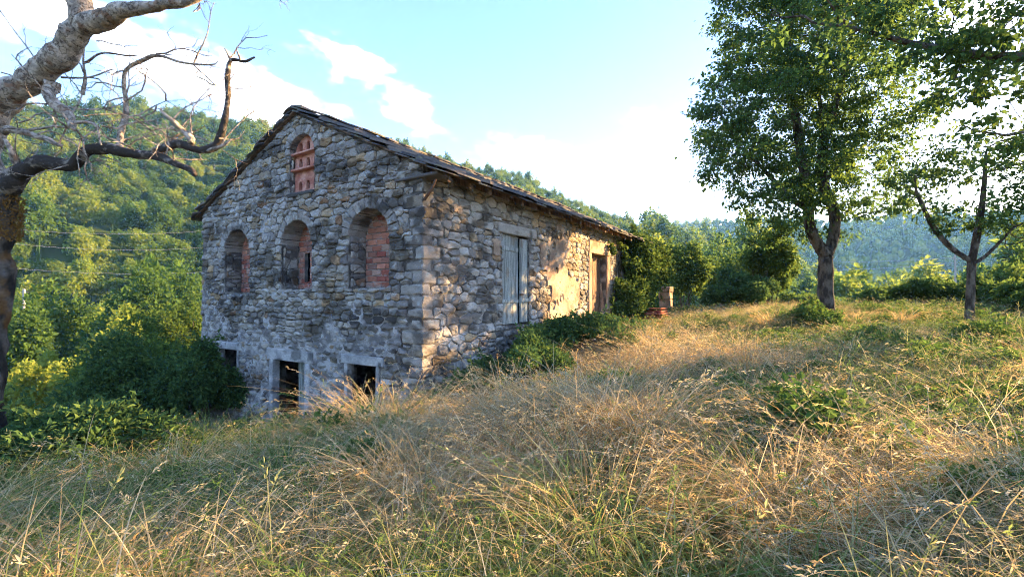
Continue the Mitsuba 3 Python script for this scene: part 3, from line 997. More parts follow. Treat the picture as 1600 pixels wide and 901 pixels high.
# ------------------------------------------------------------------ branching trees
def grow(nodes, parents, attract, step, kill, infl, iters, rng, droop=0.0):
    pos, par = list(map(np.asarray, nodes)), list(parents)
    A = attract.copy()
    for _ in range(iters):
        if len(A) == 0:
            break
        P = np.array(pos)
        dist, idx = cKDTree(P).query(A, distance_upper_bound=infl)
        ok = np.isfinite(dist)
        if not ok.any():
            break
        dirs = np.zeros_like(P)
        dv = A[ok] - P[idx[ok]]
        np.add.at(dirs, idx[ok], dv / (np.linalg.norm(dv, axis=1, keepdims=True) + 1e-9))
        src = np.unique(idx[ok])
        d = dirs[src]
        d = d / (np.linalg.norm(d, axis=1, keepdims=True) + 1e-9) + rng.normal(0, .18, d.shape) - [0, 0, droop]
        d /= np.linalg.norm(d, axis=1, keepdims=True)
        new = P[src] + d * step
        dd, _ = cKDTree(P).query(new)
        good = dd > step * .55
        if not good.any():
            break
        for q, s in zip(new[good], src[good]):
            pos.append(q)
            par.append(int(s))
        dn, _ = cKDTree(new[good]).query(A)
        A = A[dn > kill]
    return np.array(pos), np.array(par)


def skeleton_mesh(pos, par, base_r, tip_r=.006, rough=.12, guide_r=None, seed=0, bark_sides=14):
    n = len(pos)
    kids = [[] for _ in range(n)]
    for i in range(n):
        if par[i] >= 0:
            kids[par[i]].append(i)
    tips = np.zeros(n)
    for i in range(n - 1, -1, -1):
        tips[i] = max(1, sum(tips[k] for k in kids[i]))
    e = math.log(max(tips[0], 2)) / math.log(base_r / tip_r)
    rad = tip_r * tips ** (1 / e)
    if guide_r is not None:
        rad[:len(guide_r)] = np.maximum(np.minimum(rad[:len(guide_r)] * 1.3, guide_r), guide_r * .8)
    out, stack = [], [(0, -1)]
    while stack:
        s, p = stack.pop()
        chain = [p, s] if p >= 0 else [s]
        c = s
        while kids[c]:
            ks = sorted(kids[c], key=lambda k: -tips[k])
            for k in ks[1:]:
                stack.append((k, c))
            c = ks[0]
            chain.append(c)
        if len(chain) < 2:
            continue
        pp, rr = pos[chain], rad[chain].copy()
        if p >= 0:
            rr[0] = min(rr[0], rr[1] * 1.25)
        r0 = rr.max()
        if r0 > .05:
            s4 = spline(np.column_stack([pp, rr]), 3)
            pp, rr = s4[:, :3], s4[:, 3]
        out.append(tube(pp, rr, bark_sides if r0 > .12 else 8 if r0 > .05 else 5 if r0 > .02 else 3, rough=rough if r0 > .05 else 0, seed=seed))
    return join(out), rad, tips, kids


def guided_tree(guides, attract, seed, step=.22, kill=.35, infl=1.6, iters=70, base_r=.23, droop=.02, tip_r=.006):
    """guides: list of (parent guide index, start fraction, [(x,y,z,r)...])"""
    rng = np.random.default_rng(seed)
    nodes, par, gr, starts = [], [], [], []
    for pg, fr, pts in guides:
        s = spline(pts, 6)
        first = len(nodes)
        for k, q in enumerate(s):
            if k == 0 and pg is not None:
                a, b = starts[pg]
                par.append(a + int(round(fr * (b - a - 1))))
            else:
                par.append(len(nodes) - 1)
            nodes.append(q[:3]); gr.append(q[3])
        starts.append((first, len(nodes)))
    pos, par = grow(nodes, par, attract, step, kill, infl, iters, rng, droop)
    m, rad, tips, kids = skeleton_mesh(pos, par, base_r, tip_r, guide_r=np.array(gr), seed=seed)
    return m, pos, par, rad, tips


def twig_leaves(pos, rad, tips, n, size, rng, spread=.16, maxr=.02, aspect=.6, share=30):
    k = np.where(rad < maxr)[0]
    w = 1 / (1 + tips[k])
    nc = n // share
    c = rng.choice(k, nc, p=w / w.sum())
    sp = spread * rng.uniform(.5, 1.3, nc)
    which = rng.integers(0, nc, n)
    off = rng.normal(0, 1, (n, 3)) * sp[which][:, None] * [1, 1, .7]
    p = pos[c][which] + off - [0, 0, .05]
    v, f, uv = leaf_cloud(p, size, rng, off / spread * .5 + [0, 0, -.35], aspect)
    tone_c = rng.random(nc)[which]
    uv[:, 0] = np.repeat(np.clip(.55 * tone_c + .45 * rng.random(n), 0, 1), 4)
    return v, f, uv


def lump_attractors(ll, n, rng):
    vol = np.array([np.prod(r) for _, r in ll])
    idx = rng.choice(len(ll), n, p=vol / vol.sum())
    d = rng.normal(size=(n, 3))
    d *= (rng.random((n, 1)) ** (1 / 2.4)) / np.linalg.norm(d, axis=1, keepdims=True)
    return np.array([c for c, _ in ll])[idx] + d * np.array([r for _, r in ll])[idx]


def E(x, y, z, rx, ry, rz):
    return (np.array([x, y, z + EYE], float), np.array([rx, ry, rz], float))


def G(pts):
    return [(x, y, z + EYE, r) for x, y, z, r in pts]


# ---- the big tree with the forked trunk
trng = np.random.default_rng(3)
OX, OY = 9.66, 14.0
big_ll = [(c, r * .88) for c, r in [E(9.4, 14, 9.0, 3.6, 3.2, 3.0), E(7.4, 13.6, 5.4, 2.2, 2.4, 2.3), E(6.8, 13.4, 3.9, 1.4, 1.8, 1.3), E(8.3, 13, 6.9, 2.4, 2.3, 2.2), E(11.3, 14.4, 6.2, 2.2, 2.3, 2.3), E(9.8, 14.8, 4.9, 2.2, 2.2, 1.9),
          E(7.9, 13.6, 2.2, 1.0, 1.3, 1.0), E(11.6, 14.2, 3.3, 1.5, 1.6, 1.2), E(9.0, 13.0, 3.5, 1.2, 1.2, 1.0), E(9.0, 14.3, 2.3, 1.1, .9, .8), E(6.2, 13.4, 6.0, 1.1, 1.4, 1.0), E(10.6, 14.6, 2.5, .8, .8, .7), E(9.9, 13.9, 3.3, 1.6, 1.4, 1.0), E(6.3, 13.3, 4.6, 1.0, 1.2, .9), E(7.2, 13.5, 2.9, 1.0, 1.1, .8)]]
att = lump_attractors(big_ll, 3600, trng)
gz = float(ground(OX, OY)[0]) - EYE
guides = [(None, 0, G([(OX + .02, OY, gz - .4, .42), (OX, OY, gz + .15, .26), (OX, OY, .4, .21), (OX + .02, OY, 1.25, .20)])),
          (0, 1.0, G([(OX + .02, OY, 1.25, .17), (OX - .5, OY - .1, 2.1, .15), (OX - .6, OY - .1, 3.2, .14), (OX - .75, OY, 4.8, .13), (OX - 1.1, OY - .2, 6.6, .09), (OX - 1.2, OY - .3, 8.6, .05)])),
          (0, 1.0, G([(OX + .02, OY, 1.25, .17), (OX + .34, OY + .1, 1.9, .155), (OX + .36, OY + .1, 2.7, .15), (OX + .05, OY + .1, 3.5, .16), (OX + .15, OY + .2, 4.8, .13), (OX + .8, OY + .3, 6.8, .08), (OX + 1.2, OY + .3, 8.6, .05)])),
          (1, .30, G([(OX - .6, OY - .1, 2.7, .09), (OX - 1.4, OY - .4, 3.1, .07), (OX - 2.3, OY - .6, 3.9, .05), (OX - 3.0, OY - .8, 4.4, .03)])),
          (2, .45, G([(OX + .05, OY + .1, 3.6, .10), (OX + .9, OY + .3, 4.5, .08), (OX + 1.7, OY + .4, 5.6, .05)])),
          (2, .60, G([(OX + .1, OY + .2, 4.7, .09), (OX - .5, OY - .6, 5.8, .06), (OX - 1.3, OY - 1.2, 6.8, .04)]))]
m, pos, par, rad, tips = guided_tree(guides, att, 4, step=.2, kill=.3, infl=1.7, iters=80, base_r=.23)
BT = thing('broadleaf_tree', 'tall leafy tree with a dark forked trunk standing right of the house', 'tree')
add('trunk', m, 'mat_bark', BT, smooth=True)
lv = twig_leaves(pos, rad, tips, 54000, .12, trng, .17, share=44)
add('crown', lv[:2], 'mat_oak', BT, uv=lv[2])

# ---- the slim tree at the right
SX, SY = 10.4, 10.3
gz = float(ground(SX, SY)[0]) - EYE
sm_ll = [E(9.4, 10.3, 2.9, .9, 1.0, .75), E(10.6, 10.4, 3.3, 1.0, 1.0, .8), E(11.6, 10.2, 2.3, .9, 1.0, .9), E(9.8, 10.0, 2.0, .8, .9, .5), E(12.2, 10.4, 1.4, .8, 1.0, .8), E(10.9, 10.2, 1.75, .6, .7, .5), E(12.0, 10.0, 3.2, .8, 1.0, .8), E(8.9, 10.3, 2.3, .5, .6, .5)]
att = lump_attractors(sm_ll, 1100, trng)
guides = [(None, 0, G([(SX - .08, SY, gz - .3, .13), (SX - .05, SY, gz + .1, .09), (SX, SY, .3, .08), (SX + .03, SY, .82, .08)])),
          (0, 1.0, G([(SX + .03, SY, .82, .075), (SX - .45, SY, 1.15, .065), (SX - .85, SY, 1.65, .05), (SX - 1.1, SY + .1, 2.4, .035)])),
          (0, 1.0, G([(SX + .03, SY, .82, .075), (SX + .18, SY, 1.5, .07), (SX + .32, SY, 2.3, .05), (SX + .4, SY, 3.2, .03)])),
          (0, .9, G([(SX + .03, SY, .75, .045), (SX + .5, SY + .1, 1.0, .035), (SX + 1.0, SY, 1.6, .025)]))]
m, pos, par, rad, tips = guided_tree(guides, att, 6, step=.15, kill=.24, infl=1.2, iters=60, base_r=.085, tip_r=.004)
ST = thing('young_tree', 'slim young tree with a forked trunk near the right edge', 'tree')
add('trunk', m, 'mat_bark', ST, smooth=True)
lv = twig_leaves(pos, rad, tips, 4600, .10, trng, .14, share=30)
add('crown', lv[:2], 'mat_oak', ST, uv=lv[2])

# ---- the tree whose boughs hang in from the right, its trunk outside the picture
NX, NY = 11.2, 6.0
gz = float(ground(NX, NY)[0]) - EYE
nb_ll = [E(7.9, 8.4, 6.0, 1.6, 1.4, .9), E(7.6, 7.3, 4.2, 1.1, 1.1, .6), E(9.2, 7.2, 3.9, 1.2, 1.2, .8), E(8.9, 7.4, 5.6, 1.4, 1.2, .9), E(6.7, 7.8, 5.0, 1.6, 1.5, .9), E(8.0, 7.5, 4.6, 1.3, 1.4, .9), E(7.6, 7.4, 3.4, .9, 1.0, .5), E(8.5, 7.6, 2.7, .9, .9, .5), E(9.6, 6.6, 5.6, 1.8, 1.7, 1.2), E(11.5, 6, 7.2, 2.6, 2.4, 1.8), E(13.0, 5.5, 5.5, 1.8, 2.0, 1.5), E(5.4, 8.0, 5.2, 1.0, 1.1, .5)]
att = lump_attractors(nb_ll, 2000, trng)
guides = [(None, 0, G([(NX, NY, gz - .4, .36), (NX, NY, gz + .3, .27), (NX - .05, NY, 1.4, .24), (NX - .1, NY, 2.6, .22), (NX, NY, 4.2, .17), (NX + .2, NY, 6.6, .09)])),
          (0, .62, G([(NX - .1, NY, 2.9, .13), (NX - 1.5, NY + .5, 3.7, .10), (NX - 3.0, NY + 1.2, 3.85, .075), (NX - 4.1, NY + 1.7, 4.3, .05), (NX - 5.2, NY + 2.1, 4.9, .03)])),
          (0, .70, G([(NX - .05, NY, 3.6, .12), (NX - 1.4, NY + .3, 4.8, .09), (NX - 3.0, NY + 1.0, 5.2, .06), (NX - 4.6, NY + 1.6, 5.3, .035)])),
          (0, .55, G([(NX - .1, NY, 2.4, .08), (NX - 1.3, NY + .6, 2.9, .06), (NX - 2.4, NY + 1.2, 2.75, .04), (NX - 3.0, NY + 1.5, 2.7, .025)])),
          (0, .75, G([(NX, NY, 4.0, .10), (NX + 1.2, NY - .4, 5.0, .07), (NX + 2.0, NY - .6, 5.6, .04)]))]
m, pos, par, rad, tips = guided_tree(guides, att, 8, step=.18, kill=.28, infl=1.5, iters=70, base_r=.27)
NT = thing('overhanging_tree', 'tree beyond the right edge whose leafy boughs hang into the top right corner', 'tree')
add('trunk', m, 'mat_bark', NT, smooth=True)
lv = twig_leaves(pos, rad, tips, 19000, .115, trng, .15, share=44)
add('crown', lv[:2], 'mat_oak', NT, uv=lv[2])

# ---- the tree at the right edge, mostly outside the picture, that shades the near meadow
RX, RY = 14.6, 10.8
gz = float(ground(RX, RY)[0]) - EYE
rt_ll = [E(14.2, 10.8, 4.2, 2.0, 1.9, 1.5), E(12.9, 10.6, 2.9, 1.1, 1.2, 1.0), E(15.6, 10.6, 3.4, 1.6, 1.7, 1.3), E(14.8, 10.4, 6.0, 1.7, 1.6, 1.4), E(13.4, 10.2, 5.0, 1.2, 1.2, 1.0), E(13.0, 10.9, 1.5, .9, .9, .6)]
att = lump_attractors(rt_ll, 1800, trng)
guides = [(None, 0, G([(RX, RY, gz - .4, .24), (RX, RY, gz + .2, .18), (RX + .05, RY, 1.2, .16), (RX, RY - .1, 2.6, .14), (RX - .1, RY - .2, 4.4, .09), (RX, RY - .3, 6.0, .05)])),
          (0, .55, G([(RX, RY, 1.6, .08), (RX - .9, RY, 2.3, .06), (RX - 1.6, RY - .1, 2.9, .04)])),
          (0, .65, G([(RX, RY, 2.4, .08), (RX + .8, RY - .1, 3.0, .06), (RX + 1.3, RY - .2, 3.8, .04)]))]
m, pos, par, rad, tips = guided_tree(guides, att, 9, step=.18, kill=.27, infl=1.5, iters=60, base_r=.18)
RT = thing('edge_tree', 'leafy tree cut off by the right edge, right of the slim young tree', 'tree')
add('trunk', m, 'mat_bark', RT, smooth=True)
lv = twig_leaves(pos, rad, tips, 7000, .115, trng, .15, share=44)
add('crown', lv[:2], 'mat_oak', RT, uv=lv[2])

# ------------------------------------------------------------------ the dead tree at the left
DT = thing('dead_tree', 'bare dead tree with pale peeling bark and broken branches at the left edge', 'tree')
drng = np.random.default_rng(14)
TS, TX = 1.72, 6
dparts = []


def limb(pts, n=6, rough=.16, sides=12, wob=1.0):
    """pts: (px, py, distance, radius in metres)"""
    p = np.array([[*at(a - TX, b, d * TS), r * TS] for a, b, d, r in pts])
    s = spline(p, n)
    for fq, am in ((1.7, .9), (5.0, .45)):
        o = np.stack([meshkit.noise(s[:, :3] * fq + 13 * k, 4) for k in range(3)], 1) - .5
        s[1:-1, :3] += (o * s[:, 3:4] * am * 2 * wob)[1:-1]
    s[:, 3] *= .57 + .27 * meshkit.noise(s[:, :3] * 4.5, 7)
    dparts.append(tube(s[:, :3], np.maximum(s[:, 3], .003), sides, rough=rough, seed=len(dparts)))
    return s


def twig(start, d, length, r, depth=2):
    n = 6
    p, q = [np.asarray(start, float)], np.asarray(d, float)
    for _ in range(n):
        q = q + drng.normal(0, .28, 3)
        q /= np.linalg.norm(q)
        p.append(p[-1] + q * length / n)
    p = np.array(p)
    dparts.append(tube(p, np.linspace(r, r * .35, len(p)), 5 if r > .006 else 3))
    if depth:
        for _ in range(drng.integers(2, 4)):
            k = drng.integers(2, n)
            dd = (p[k + 1] - p[k]) / np.linalg.norm(p[k + 1] - p[k]) + drng.normal(0, .65, 3)
            twig(p[k], dd / np.linalg.norm(dd), length * drng.uniform(.35, .6), r * .5, depth - 1)


low = [(2, 800, 3.6, .16), (-4, 640, 3.6, .135), (0, 520, 3.6, .13), (2, 400, 3.6, .125), (0, 330, 3.6, .14), (2, 290, 3.6, .14)]
limb([(a, b, c, d * .92) for a, b, c, d in low], 9, .22, 20, .25)
add('lower_trunk', dparts.pop(), 'mat_moss_bark', DT, smooth=True, label='dark lower trunk with brown moss')
limb([(-8, 340, 3.6, .10), (-16, 240, 3.55, .12), (0, 160, 3.5, .135), (40, 120, 3.4, .125), (84, 80, 3.3, .12), (108, 45, 3.25, .115), (118, 15, 3.2, .11), (112, -40, 3.2, .10), (100, -120, 3.2, .08)], 10, .16, 22, .45)
limb([(100, 50, 3.25, .09), (140, 28, 3.2, .10), (185, 12, 3.1, .075), (230, 3, 3.05, .055), (280, -2, 3.0, .045), (330, -20, 3.0, .035)], 9, .18, 18, .5)
up_parts, dparts = dparts, []
main = limb([(-4, 300, 3.6, .115), (30, 272, 3.55, .095), (70, 258, 3.5, .075), (120, 244, 3.45, .062), (180, 241, 3.4, .058), (235, 243, 3.35, .05), (270, 256, 3.3, .036), (308, 272, 3.25, .024)], 7, .2, 14)
limb([(235, 243, 3.35, .045), (268, 226, 3.35, .042), (300, 234, 3.35, .042), (328, 232, 3.35, .044), (346, 205, 3.35, .036), (354, 165, 3.35, .028), (356, 120, 3.35, .024), (362, 92, 3.35, .018), (385, 92, 3.35, .014), (400, 86, 3.35, .008)], 6, .2, 10)
add('lower_bough', join(dparts), 'mat_dark_dead_bark', DT, smooth=True, label='dark lower bough with broken upturned end')
dparts = up_parts
limb([(300, 222, 3.35, .036), (282, 205, 3.35, .030), (268, 186, 3.3, .022), (252, 168, 3.3, .010)], 5, .2, 8)
limb([(362, 92, 3.35, .014), (352, 72, 3.35, .006)], 4, .1, 6)
limb([(378, 92, 3.35, .012), (371, 75, 3.35, .006)], 4, .1, 6)
limb([(328, 235, 3.35, .02), (352, 226, 3.3, .016), (364, 217, 3.3, .007)], 4, .1, 6)
limb([(192, 240, 3.4, .034), (193, 205, 3.42, .03), (197, 170, 3.45, .024), (194, 130, 3.45, .02), (196, 108, 3.45, .018), (232, 88, 3.4, .02), (248, 84, 3.4, .016), (285, 93, 3.35, .012), (330, 97, 3.3, .008), (342, 92, 3.3, .004)], 6, .15, 8)
limb([(82, 125, 3.4, .07), (92, 150, 3.35, .055), (106, 175, 3.3, .046), (114, 192, 3.28, .034), (118, 203, 3.26, .012)], 6, .25, 12)
limb([(110, 190, 3.28, .02), (150, 193, 3.3, .013), (160, 225, 3.3, .008)], 5, .1, 6)
limb([(8, 205, 3.45, .04), (45, 208, 3.4, .03), (80, 217, 3.35, .025), (98, 226, 3.35, .012)], 6, .2, 8)
limb([(32, 262, 3.55, .03), (22, 240, 3.5, .025), (8, 215, 3.5, .015)], 5, .1, 8)
limb([(40, 205, 3.4, .014), (75, 195, 3.35, .012), (112, 198, 3.3, .008)], 5, .1, 6)
limb([(130, 145, 3.5, .022), (132, 120, 3.5, .016), (128, 90, 3.5, .010), (132, 45, 3.5, .006)], 5, .1, 6)
limb([(130, 95, 3.5, .014), (155, 80, 3.5, .010), (200, 84, 3.5, .008), (228, 82, 3.5, .003)], 5, .1, 6)
limb([(95, 118, 3.5, .012), (140, 118, 3.5, .009), (178, 105, 3.5, .006)], 5, .1, 5)
limb([(300, 95, 3.35, .008), (338, 130, 3.3, .005), (345, 145, 3.3, .003)], 5, .1, 5)
for px, py, dd, dx, dz, ln, r in ((193, 150, 3.45, -.6, .5, .35, .006), (195, 190, 3.45, .7, .6, .45, .007), (200, 230, 3.42, .8, .5, .5, .006), (130, 110, 3.5, -.5, .8, .35, .006), (140, 118, 3.5, .7, -.4, .5, .006),
                                  (160, 195, 3.3, .6, .2, .5, .007), (100, 215, 3.35, .9, -.2, .4, .006), (120, 200, 3.3, .5, -.7, .45, .007), (60, 208, 3.4, .4, .8, .4, .006), (250, 85, 3.4, .5, -.5, .3, .004),
                                  (300, 95, 3.35, .8, .1, .3, .004), (355, 150, 3.35, .7, .1, .25, .005), (356, 130, 3.35, .7, -.5, .2, .004), (345, 215, 3.35, .9, .1, .22, .005), (20, 130, 3.5, -.5, .3, .3, .005), (0, 110, 3.5, .6, .1, .3, .005),
                                  (60, 85, 3.35, -.4, .6, .2, .006), (150, 60, 3.3, .5, .5, .3, .005), (310, 5, 3.0, .5, -.6, .25, .004), (430, -14, 3.0, .3, -.7, .15, .003), (80, 200, 3.4, .5, .4, .55, .007), (30, 190, 3.5, .9, .3, .5, .007)):
    twig(at(px - TX, py, dd * TS), (dx, drng.normal(0, .3), dz), ln * TS, r * TS, 2)
for k in range(46):
    q = main[drng.integers(6, len(main) - 1)] if k % 3 == 0 else None
    if q is None:
        px, py = drng.uniform(20, 360), drng.uniform(80, 225)
        q = [*at(px, py, (3.3 + .2 * drng.random()) * TS)]
        a0 = np.asarray(q); nearest = np.vstack([d[0] for d in dparts[:40]])
        q = nearest[np.argmin(((nearest - a0) ** 2).sum(1))]
    twig(np.asarray(q[:3]), (drng.normal(.3, .7), drng.normal(0, .4), drng.normal(.3, .6)), drng.uniform(.4, 1.0), .011, 2)
add('trunk', join(dparts), 'mat_dead_bark', DT, smooth=True)
# tufts of orange moss wrapped round the trunk below the fork
mp = []
for k in range(2600):
    t = drng.random()
    a = at(1 - TX + 3 * t, 375 - 70 * t, 3.6 * TS)
    ang = drng.uniform(0, 2 * np.pi)
    mp.append(a + np.array([math.cos(ang), math.sin(ang), 0]) * (.125 * TS + drng.uniform(-.02, .02)))
mp = np.array(mp)
mv = leaf_cloud(mp, .035, drng, None, .5)
add('moss', mv[:2], 'mat_moss', DT, uv=mv[2], label='orange brown moss round the trunk below the fork')

# ------------------------------------------------------------------ shrubs, brambles and ivy near the house
def B(px, dist, up, **k):
    x = (px - 800) / 710 * dist
    return np.array([x, dist, float(ground(x, dist)[0]) + up])


def hp(u, v, up):
    p = house(np.array([u, v, 0.0]))
    return np.array([p[0], p[1], float(ground(p[0], p[1])[0]) + up])


bush('bramble_bush', 'dark bramble bush climbing against the plank door of the side wall', 'bramble', hp(-.8, 3.0, .5), (.8, 1.0, .95), 14000, .085, 'mat_bramble', 101)
bush('bramble_bush', 'long low bramble mound under the middle of the side wall', 'bramble', hp(-1.1, 4.7, .35), (1.2, 1.6, .8), 15000, .085, 'mat_bramble', 102)
bush('bramble_bush', 'bramble mound below the brown door of the side wall', 'bramble', hp(-.8, 7.0, .15), (.8, 1.6, .5), 9000, .085, 'mat_bramble', 103)
bush('bramble_bush', 'low bramble bush at the foot of the house corner', 'bramble', hp(-1.1, 1.7, .4), (1.0, 1.25, .85), 14000, .08, 'mat_bramble', 104)
bush('bramble_bush', 'bramble bush in front of the left small window of the gable', 'bramble', hp(6.55, -.7, .95), (.95, .65, 1.2), 16000, .10, 'mat_bramble', 105)
bush('bramble_bush', 'dark bramble thicket spreading left of the gable', 'bramble', B(240, 11.3, .9), (2.0, 1.5, 1.7), 20000, .11, 'mat_bramble', 106)
bush('bramble_bush', 'low bramble mound at the far left under the dead tree', 'bramble', B(30, 6.0, .4), (1.9, 1.0, .9), 17000, .09, 'mat_bramble', 107)
bush('bramble_bush', 'low bramble mound between the dead tree and the gable', 'bramble', B(190, 9.0, .2), (1.5, 1.1, .7), 11000, .09, 'mat_bramble', 108)
bush('hazel_shrub', 'tall dark shrub leaning behind the left corner of the house', 'shrub', B(215, 16.5, 2.2), (2.4, 2.2, 2.6), 14000, .15, 'mat_shrub', 109)
bush('hazel_shrub', 'bright green shrub close to the left house edge below the eave', 'shrub', B(295, 24, 3.6), (1.6, 1.8, 3.4), 11000, .16, 'mat_shrub', 110)
bush('bramble_bush', 'bramble clump in the grass under the forked tree', 'bramble', B(1275, 11.6, .2), (.8, .7, .45), 5000, .08, 'mat_weed', 111)
bush('round_bush', 'dense dark round bush on the meadow beyond the house', 'bush', B(1148, 19.5, .75), (1.4, 1.3, 1.05), 11000, .12, 'mat_bramble', 112)
bush('elder_shrub', 'pale green shrub rising behind the far end of the house', 'shrub', B(1068, 24, 1.9), (1.3, 1.3, 2.1), 9000, .16, 'mat_shrub', 113)
bush('elder_shrub', 'leafy shrub between the round bush and the forked tree', 'shrub', B(1205, 22, 1.3), (1.2, 1.3, 1.5), 8000, .15, 'mat_shrub', 114)
bush('small_tree', 'low leafy tree with drooping crown left of the forked trunk', 'tree', B(1190, 20.5, 2.1), (1.3, 1.4, 1.5), 9000, .15, 'mat_shrub', 115)
HEDGE = ['tall leafy tree-like shrub behind the round bush', 'low shrub right behind the big forked trunk', 'low shrub between the forked trunk and the slim tree, nearer the forked trunk', 'low shrub midway between the forked trunk and the slim tree',
         'shrub just left of the slim tree, nearest of the hedge there', 'taller shrub straight behind the slim tree', 'low shrub right of the slim tree at its foot', 'tall shrub at the right edge behind the slim tree', 'big far shrub left behind the slim tree',
         'big far shrub right behind the slim tree', 'farthest shrub of the hedge, right of the forked trunk', 'near low shrub cut by the right edge of the picture']
for px, dd, up, rx, rz, s in ((1120, 32, 2.0, 2.2, 2.6, 1), (1260, 28, .6, 1.8, 1.0, 2), (1335, 25, .3, 1.6, .7, 3), (1390, 21, .35, 1.5, .75, 4), (1450, 18.5, .4, 1.5, .85, 5), (1500, 22, .7, 1.8, 1.2, 6), (1560, 16, .45, 1.4, .9, 7),
                                (1610, 19, .8, 1.8, 1.3, 8), (1440, 30, 1.0, 2.2, 1.6, 9), (1570, 30, 1.4, 2.4, 2.0, 10), (1340, 36, .9, 2.4, 1.4, 11), (1640, 12.5, .4, 1.2, .8, 12)):
    bush('hedge_shrub', HEDGE[s - 1], 'shrub', B(px, dd, up), (rx, rx * .9, rz), 6500, .13 + dd * .002, 'mat_shrub', 130 + s, group='hedge shrubs along the meadow edge', nl=12, inner=.4)

for px, dd, up, rx, rz, k, lb in ((1345, 8.6, .05, .9, .38, 1, 'low green undergrowth clump in the meadow below the forked tree'), (1470, 8.0, .05, 1.0, .42, 2, 'broad low green clump in the meadow below the slim tree'),
                                  (1590, 7.6, .05, .9, .42, 3, 'low green clump in the meadow at the right edge'), (1180, 10.5, .0, .8, .32, 4, 'low green clump in the meadow midway between house and forked tree'),
                                  (690, 2.95, -.02, .38, .24, 8, 'dark broad-leaved weeds in the near grass left of the bottom centre'), (905, 2.75, -.05, .42, .24, 9, 'dark broad-leaved weeds in the near grass at the bottom centre'), (1500, 2.9, -.02, .42, .24, 10, 'dark broad-leaved weeds in the near grass at the bottom right'), (905, 7.2, .0, .7, .35, 5, 'low weedy clump in the grass in front of the side wall brambles'), (1008, 15.6, .0, .8, .35, 7, 'weeds growing round the foot of the red tile stack'), (620, 5.2, -.05, .5, .32, 6, 'small dark weedy clump in the grass in front of the gable')):
    bush('weed_clump', lb, 'weeds', B(px, dd, up), (rx, rx * .8, rz), 3800 if dd > 4 else 1500, .065 if dd > 4 else .05, 'mat_weed', 160 + k)
bush('bramble_bush', 'bramble creeping up the right side of the house corner', 'bramble', hp(-.7, .8, .25), (.8, .75, .7), 9000, .08, 'mat_bramble', 172)
bush('bramble_bush', 'long low bramble at the far left in front of the dead tree', 'bramble', B(95, 5.6, .1), (1.3, .8, .5), 9000, .08, 'mat_bramble', 171)

# ivy over the far end of the side wall
irng = np.random.default_rng(50)
n = 30000
a = irng.uniform(8.6, 13.8, n)
b = irng.uniform(-1.0, 2.9, n)
f1 = meshkit.fbm(np.column_stack([a * .8, b * .8, a * 0]), 4, 12)
f2 = meshkit.fbm(np.column_stack([a * 2.6, b * 2.2, a * 0 + 4]), 3, 15)
dens = f1 * .6 + f2 * .4 + .13 * np.clip((a - 9.7 + .35 * np.abs(b - 1.2)) / .8, -1.5, .6) - .16 * np.clip((b - 2.1) / .5, 0, 2) - .12 * np.clip((-.1 - b) / .6, 0, 1.5)
keep = dens > .50
a, b, dens = a[keep], b[keep], dens[keep]
bulge = np.clip((dens - .47) * 3.2, 0, .75) * irng.uniform(.25, 1.1, len(a)) + .04
p = house(np.column_stack([-bulge - .02, a, b - bulge * irng.uniform(0, .5, len(a))]))
c = house(np.column_stack([irng.normal(-.1, .45, 4500), irng.normal(13.3, .5, 4500), irng.normal(1.5, .6, 4500)]))
c = c[meshkit.fbm(c * 1.6, 3, 5) > .47]
sh = []
for k in range(46):                                  # stray shoots hanging and reaching out
    q = p[irng.integers(len(p))]
    d = np.array([irng.normal(.3, .5), irng.normal(-.3, .5), irng.normal(-.2, .7)])
    t = np.linspace(0, irng.uniform(.3, .8), 16)[:, None]
    sh.append(q + d * t - np.array([0, 0, .5]) * t ** 2 + irng.normal(0, .02, (16, 3)))
c = np.vstack([c] + sh)
IV = thing('ivy', 'thick dark ivy hanging over the far end of the side wall', 'ivy')
nr = house(np.array([-1.0, 0, .3])) - house(np.zeros(3))
lv = leaf_cloud(np.vstack([p, c]), .11, irng, np.tile(nr * .6, (len(p) + len(c), 1)), .8)
add('leaves', lv[:2], 'mat_ivy', IV, uv=lv[2])
st = []
for k in range(9):
    v0 = 9.6 + k * .45
    s = house(np.column_stack([np.full(7, -.07), v0 + np.cumsum(irng.normal(0, .12, 7)), np.linspace(-.9, 2.0, 7)]))
    st.append(tube(s, np.linspace(.03, .01, 7), 5))
add('stem', join(st), 'mat_bark', IV)

# low wall stub past the house, and the pile of red tiles
WS = thing('wall_stub', 'short pale broken wall end standing beyond the ivy', 'wall')
zs = -1.25
for h in (.42, .36, .40, .33, .26):
    m = hbox(-.30 + srng.normal(0, .015), .18 + srng.normal(0, .015), 15.9 + srng.normal(0, .03), 16.6 + srng.normal(0, .03), zs, zs + h - .006, srng, .012, .025)
    add('stone', m, 'mat_plaster', WS, uv=tri_uv(m, .5, .5))
    zs += h
TP = thing('tile_stack', 'stack of rust red roof tiles in the grass below the ivy', 'tile stack')
for k in range(9):
    m = hbox(-1.38 + srng.normal(0, .05), -.72 + srng.normal(0, .05), 10.4 + srng.normal(0, .05), 11.3 + srng.normal(0, .05), -1.1 + k * .085, -1.1 + k * .085 + .055, srng, .016, .012)
    add('tile', m, 'mat_red_tile', TP, uv=tri_uv(m, srng.random(), .5))

# ------------------------------------------------------------------ instanced vegetation
def group_of(key, mesh, bsdf, uv):
    scene[key] = {'type': 'shapegroup', 'leafage': mikit.ply(mesh, bsdf, uv=uv)}


counts = {}


